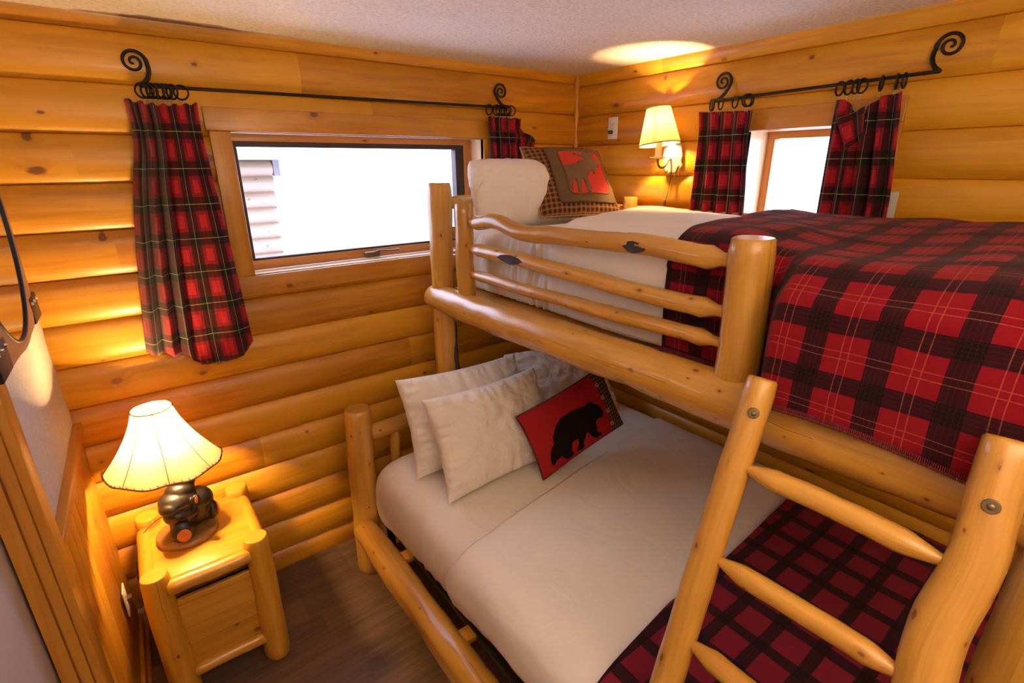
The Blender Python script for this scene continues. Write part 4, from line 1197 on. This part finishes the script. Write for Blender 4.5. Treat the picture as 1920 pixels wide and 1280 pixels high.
def shade_mat(name, col, tr, seam=None):
    m, nt, p = newmat(name)
    tc = N(nt, 'ShaderNodeTexCoord').outputs['Object']
    n = NOISE(nt, tc, 18, 4, .6)
    c = MIX(nt, n, tuple(x * .86 for x in col), col)
    if seam:
        u, v = UVXY(nt)
        c = MIX(nt, M(nt, 'MULTIPLY', band(nt, u, 1.0, .435, .018), .55), c, seam)
    nt.links.new(c, p.inputs['Base Color']); p.inputs['Roughness'].default_value = .6
    t = N(nt, 'ShaderNodeBsdfTranslucent'); nt.links.new(c, t.inputs[0])
    mx = N(nt, 'ShaderNodeMixShader'); mx.inputs[0].default_value = tr
    nt.links.new(p.outputs[0], mx.inputs[1]); nt.links.new(t.outputs[0], mx.inputs[2]); nt.links.new(mx.outputs[0], nt.nodes['Material Output'].inputs[0])
    return m
SH1 = shade_mat('parchment_shade', (.88, .56, .33), .70)
SC = Vector((-2.367, -.262, 0)); ZT, ZB = 1.122, .888
def shp(t, a):
    r = .066 + (.187 - .066) * (t ** 1.45 if t < 1 else 1)
    kk = 8; seg = (a * kk / (2 * PI)) % 1 - .5
    r *= 1 - .035 * t * (1 - (2 * seg) ** 2) * 0 + .012 * math.cos(a * kk) * t
    return SC + Vector((r * math.cos(a), r * math.sin(a), ZT + (ZB - ZT) * t + .006 * math.cos(a * 8 ) * t ** 3 + .014 * t * math.cos(a - PI))) - TO
b = MB(); P = []; U = []
for i in range(25):
    P.append([shp(i / 24, 2 * PI * j / 100) for j in range(101)]); U.append([(j / 100, i / 24) for j in range(101)])
b.grid(P, U, True, flip=True); sh = b.build('lamp_shade', SH1, TL, label='flared parchment shade')
LACE = plain('leather_lacing', (.30, .15, .06), .7)
b = MB()
for kx in range(8):
    a = 2 * PI * (kx + .0) / 8
    pts = []
    for i in range(13):
        q = shp(i / 12, a); c = SC - TO; d = Vector((q.x - c.x, q.y - c.y, 0)).normalized(); pts.append(q + d * .0015)
    b.tube(pts, .0013, 6, False)
b.build('shade_seam', LACE, sh)
b = MB()
b.tube([shp(1, 2 * PI * j / 80) for j in range(81)], .0030, 7, False)
for j in range(50):
    a = 2 * PI * j / 50; q = shp(1, a); d = Vector((math.cos(a), math.sin(a), 0)); tg = Vector((-math.sin(a), math.cos(a), 0))
    b.tube([q + d * .003 + Vector((0, 0, .012)), q + d * .004 + tg * .006 - Vector((0, 0, .001)), q - d * .004 + tg * .008], .0013, 5, False)
b.build('rim_lacing', LACE, sh, label='laced leather lower rim')
b = MB(); b.tube([shp(0, 2 * PI * j / 40) for j in range(41)], .0022, 7, False)
for j in range(20):
    a = 2 * PI * j / 20; q = shp(0, a); d = Vector((math.cos(a), math.sin(a), 0)); tg = Vector((-math.sin(a), math.cos(a), 0))
    b.tube([q + d * .003 - Vector((0, 0, .007)), q + d * .003 + tg * .004 + Vector((0, 0, .003))], .0011, 5, False)
b.build('rim_lacing', LACE, sh, label='laced leather upper rim')
b = MB()
for a in (0, PI / 3, 2 * PI / 3):
    b.tube([shp(.03, a), shp(.03, a + PI)], .0012, 5)
b.build('shade_spider', STEEL, TL)
b = MB()
pts = [(-2.372, -.195, .590), (-2.405, -.150, .600), (-2.455, -.150, .592), (-2.525, -.20, .560), (-2.545, -.26, .480), (-2.545, -.30, .40), (-2.545, -.29, .30), (-2.575, -.26, .345), (-2.598, -.248, .352)]
def smooth3(pts, it=2):
    pts = [Vector(p_) for p_ in pts]
    for _ in range(it):
        q = [pts[0]]
        for a, c in zip(pts, pts[1:]): q += [a.lerp(c, .25), a.lerp(c, .75)]
        q.append(pts[-1]); pts = q
    return pts
b.tube([q - TO for q in smooth3(pts)], .0022, 7); b.build('power_cord', CORDM, TL, label='thin brown cord')
b = MB(); b.box(Vector((-2.602, -.262, .336)) - TO, Vector((-2.580, -.236, .362)) - TO, 0, bev=.004); b.build('plug', CORDM, TL, label='brown plug')

def outlet(loc, rz, tilt=0, **k):
    t = empty('outlet', loc, rz, **k)
    b = MB(); b.box((-.035, -.006, -.057), (.035, 0, .057), 0, bev=.0028); b.build('cover_plate', WHITEP, t)
    for s in (-1, 1):
        b = MB(); b.box((-.017, -.0075, s * .020 - .0135), (.017, -.005, s * .020 + .0135), 0, bev=.001); f_ = b.build('receptacle', WHITEP, t)
        b = MB()
        for x in (-.006, .006): b.box((x - .001, -.0080, s * .020 - .001), (x + .001, -.0074, s * .020 + .006), 0)
        b.tube([(0, -.0080, s * .020 - .007), (0, -.0074, s * .020 - .007)], .002, 8)
        b.build('slots', BLACK, f_)
    b = MB(); b.tube([(0, -.0062, 0), (0, -.0072, 0)], .003, 10); b.build('screw', STEEL, t)
    return t
outlet((-2.605, -.255, .355), PI / 2 - math.radians(.9), label='ivory power outlet low on the plank wainscot behind the nightstand', cat='outlet')
outlet((-.030, -.330, 2.150), -PI / 2, label='white power outlet high on the log wall, left of the wall lamp', cat='outlet')

# ================================================================== WALL LAMP
WL_ = empty('wall_lamp', (-.03, -.735, 1.98), label='lit wall lamp with cream cone shade, candle sleeve and pale rawhide back plate', cat='wall lamp')
WO = WL_.location
SH2 = shade_mat('cream_fabric_shade', (.84, .62, .26), .12, (.45, .26, .08))
b = MB(); P = []; U = []
T0 = Vector((-.150, -.722, 2.214)); B0 = Vector((-.150, -.745, 2.050)); ax_ = (B0 - T0).normalized(); X_ = Vector((1, 0, 0)); Y_ = ax_.cross(X_).normalized()
def s2(t, a, dr=0):
    r = .056 + (.098 - .056) * t + dr
    return T0.lerp(B0, t) + X_ * r * math.cos(a) + Y_ * r * math.sin(a) - WO
for i in range(9):
    P.append([s2(i / 8, 2 * PI * j / 64) for j in range(65)]); U.append([(j / 64, i / 8) for j in range(65)])
b.grid(P, U, True); sh2 = b.build('lamp_shade', SH2, WL_, label='cream cone shade')
b = MB(); b.tube([s2(1, 2 * PI * j / 64) for j in range(65)], .0026, 6, False); b.build('shade_trim', plain('brown_trim_braid', (.13, .06, .03), .8), sh2, label='dark brown trim')
b = MB(); b.tube([s2(0, 2 * PI * j / 64) for j in range(65)], .0018, 6, False)
b.tube([s2(.1, 0), s2(.1, PI)], .0015, 6); b.tube([s2(.1, PI / 2), s2(.1, 3 * PI / 2)], .0015, 6); b.build('shade_frame', BRASS, sh2)
b = MB(); b.tube([Vector((-.150, -.742, 1.990)) - WO, Vector((-.150, -.742, 2.085)) - WO], [.016, .016], 16); b.build('candle_sleeve', plain('ivory_candle_sleeve', (.82, .74, .55), .5), WL_, label='ivory candle sleeve')
bulb((-.150, -.736, 2.125), .020, WO, WL_)
b = MB(); P = []; U = []
for r_, z_ in ((0, 1.985), (.020, 1.984), (.038, 1.990), (.040, 1.993), (.022, 1.989), (0, 1.990)):
    P.append([Vector((-.150 + math.cos(a * PI / 16) * r_, -.742 + math.sin(a * PI / 16) * r_, z_)) - WO for a in range(33)]); U.append([(a, r_) for a in range(33)])
b.grid(P, U); b.build('drip_dish', plain('cream_enamel', (.80, .72, .55), .3), WL_, label='cream drip dish')
b = MB(); b.tube([q - WO for q in smooth3([(-.150, -.742, 1.986), (-.150, -.744, 1.955), (-.125, -.748, 1.940), (-.098, -.750, 1.950), (-.080, -.750, 1.975), (-.055, -.748, 1.985), (-.035, -.745, 1.980)])], .0055, 8)
b.build('arm', plain('antiqued_iron_arm', (.16, .10, .06), .5, .5), WL_, label='curved iron arm')
# rawhide plate with a ragged lower edge
HIDE = plain('rawhide', (.72, .52, .38), .75, 0, .5, 30)
out = [(-.705, 2.085), (-.722, 2.098), (-.742, 2.102), (-.765, 2.095), (-.785, 2.070), (-.797, 2.035), (-.802, 2.000), (-.798, 1.975), (-.806, 1.955), (-.796, 1.935), (-.788, 1.952), (-.778, 1.925), (-.768, 1.918), (-.752, 1.924), (-.742, 1.912), (-.728, 1.928), (-.712, 1.922), (-.702, 1.945), (-.692, 1.965), (-.690, 2.00), (-.688, 2.04)]
bm = bmesh.new()
fc = bm.faces.new([bm.verts.new((0, y, z)) for y, z in out])
fc.normal_update(); bmesh.ops.triangulate(bm, faces=[fc])
for t in [i * .012 for i in range(-4, 12)]:
    bmesh.ops.bisect_plane(bm, geom=bm.verts[:] + bm.edges[:] + bm.faces[:], plane_co=(0, -.80 + t, 0), plane_no=(0, 1, 0))
    bmesh.ops.bisect_plane(bm, geom=bm.verts[:] + bm.edges[:] + bm.faces[:], plane_co=(0, 0, 1.92 + t * 1.5), plane_no=(0, 0, 1))
for v_ in bm.verts:
    y_, z_ = v_.co.y, v_.co.z
    rr = ((y_ + .745) / .06) ** 2
    v_.co.x = -.052 + .016 * min(1.4, rr) + .004 * noise.noise(Vector((y_ * 40, z_ * 40, 0)))
    v_.co = v_.co - WO
for fa in bm.faces: fa.smooth = True
me = bpy.data.meshes.new('back_plate'); bm.to_mesh(me); bm.free(); me.materials.append(HIDE)
o = bpy.data.objects.new('back_plate', me); link(o, WL_); o['label'] = 'ragged rawhide back plate'
m = o.modifiers.new('thickness', 'SOLIDIFY'); m.thickness = .003
for (y_, z_, dy, dz) in ((-.700, 1.945, .040, -.030), (-.722, 1.925, .012, -.050), (-.795, 1.945, -.004, -.055), (-.778, 1.925, .006, -.042), (-.690, 1.97, .02, -.012)):
    b = MB(); b.tube([q - WO for q in smooth3([(-.048, y_, z_), (-.052, y_ + dy * .5 + .003, z_ + dz * .5), (-.046, y_ + dy, z_ + dz)])], .0012, 5)
    b.build('leather_thong', LACE, WL_, label='thin hanging leather thong')
b = MB(); b.tube([q - WO for q in smooth3([(-.040, -.748, 1.92), (-.038, -.742, 1.87), (-.036, -.730, 1.80), (-.036, -.722, 1.775)])], .0018, 6)
b.tube([Vector((-.038, -.722, 1.782)) - WO, Vector((-.038, -.721, 1.758)) - WO], [.006, .005], 8); b.build('power_cord', CORDM, WL_, label='brown lamp cord with inline switch')
cw = empty('extension_cord', (-.04, -.326, 1.70), label='thin tan cord with a dark plug, hanging from the high white outlet', cat='cord')
CO_ = cw.location
b = MB(); b.tube([q - CO_ for q in smooth3([(-.052, -.322, 2.128), (-.054, -.306, 2.118), (-.046, -.302, 2.05), (-.042, -.306, 1.9), (-.042, -.304, 1.80), (-.042, -.302, 1.66)])], .0013, 6)
b.build('cord', plain('tan_cord', (.42, .24, .09), .6), cw)
b = MB(); b.tube([Vector((-.037, -.326, 2.130)) - CO_, Vector((-.056, -.322, 2.130)) - CO_], [.011, .009], 10); b.build('plug', plain('dark_plug', (.03, .03, .022), .5), cw, label='dark plug')

# ================================================================== MIRROR ON THE LEFT WALL
MR = empty('mirror', (XL + .040, -.66, 1.52), math.radians(-.9), label='brown leather-framed mirror with riveted black corner straps, on the white wall', cat='mirror')
LEA = plain('brown_leather_frame', (.30, .16, .08), .40, 0, .5, 40, .5, .2)
MIRM, nt, p = newmat('mirror_glass'); p.inputs['Metallic'].default_value = 1; p.inputs['Roughness'].default_value = .02; p.inputs['Base Color'].default_value = (.86, .86, .84, 1)
Y1m, Y0m, Z1m = .320, -.320, .66     # local y range, height
cy, cz, ay, az = 0.0, .345, .265, .310
def oval(a, k=1, x=0): return Vector((x, cy + ay * k * math.cos(a), cz + az * k * math.sin(a)))
def outer(a, x=0):
    c, s = math.cos(a), math.sin(a)
    hw, hh = .320, .345; e = 5.5
    r = (abs(c / hw) ** e + abs(s / hh) ** e) ** (-1 / e)
    return Vector((x, c * r, cz + s * r))
b = MB(); P = []; U = []; n = 96
for prof_ in range(7):
    row = []
    for j in range(n + 1):
        a = 2 * PI * j / n
        if prof_ == 0: q = outer(a, -.040)
        elif prof_ == 1: q = outer(a, -.004)
        elif prof_ == 2: q = outer(a, 0) * .985 + Vector((0, 0, cz * .015))
        elif prof_ == 3: q = outer(a, .004).lerp(oval(a, 1.1, .004), .5)
        elif prof_ == 4: q = oval(a, 1.06, .004)
        elif prof_ == 5: q = oval(a, 1.02, 0)
        else: q = oval(a, 1.0, -.002)
        row.append(q)
    P.append(row); U.append([(j / n * 2, prof_ * .03) for j in range(n + 1)])
b.grid(P, U, True); b.build('frame', LEA, MR, label='brown leather frame')
b = MB(); b.tube([oval(2 * PI * j / 96, 1.03, .001) for j in range(97)], .0045, 8, False); b.build('inner_ring', BLACK, MR, label='black oval ring')
b = MB(); c = b.vert(Vector((.0, cy, cz)))
ids = [b.vert(oval(2 * PI * j / 64, 1.02, .0)) for j in range(64)]
for j in range(64): b.face([c, ids[j], ids[(j + 1) % 64]], [(0, 0)] * 3)
b.build('glass', MIRM, MR, label='mirror glass')
for sy in (-1, 1):
    for zz in (.012, .60):
        b = MB(); b.box((-.034, sy * .27 - .062, zz), (.005, sy * .27 + .062, zz + .075), 1, bev=.003); st = b.build('corner_strap', BLACK, MR, label='black corner strap')
        for q in (-.045, 0, .045):
            b = MB(); b.tube([(.004, sy * .27 + q, zz + .058), (.0085, sy * .27 + q, zz + .058)], [.005, .004], 10, True, dome=.5); b.build('rivet', STEEL, st)
b = MB()
for s in (-1, 1): b.tube([(-.052, s * .15, .50), (-.030, s * .15, .50)], .006, 8)
b.build('hanger', STEEL, MR)
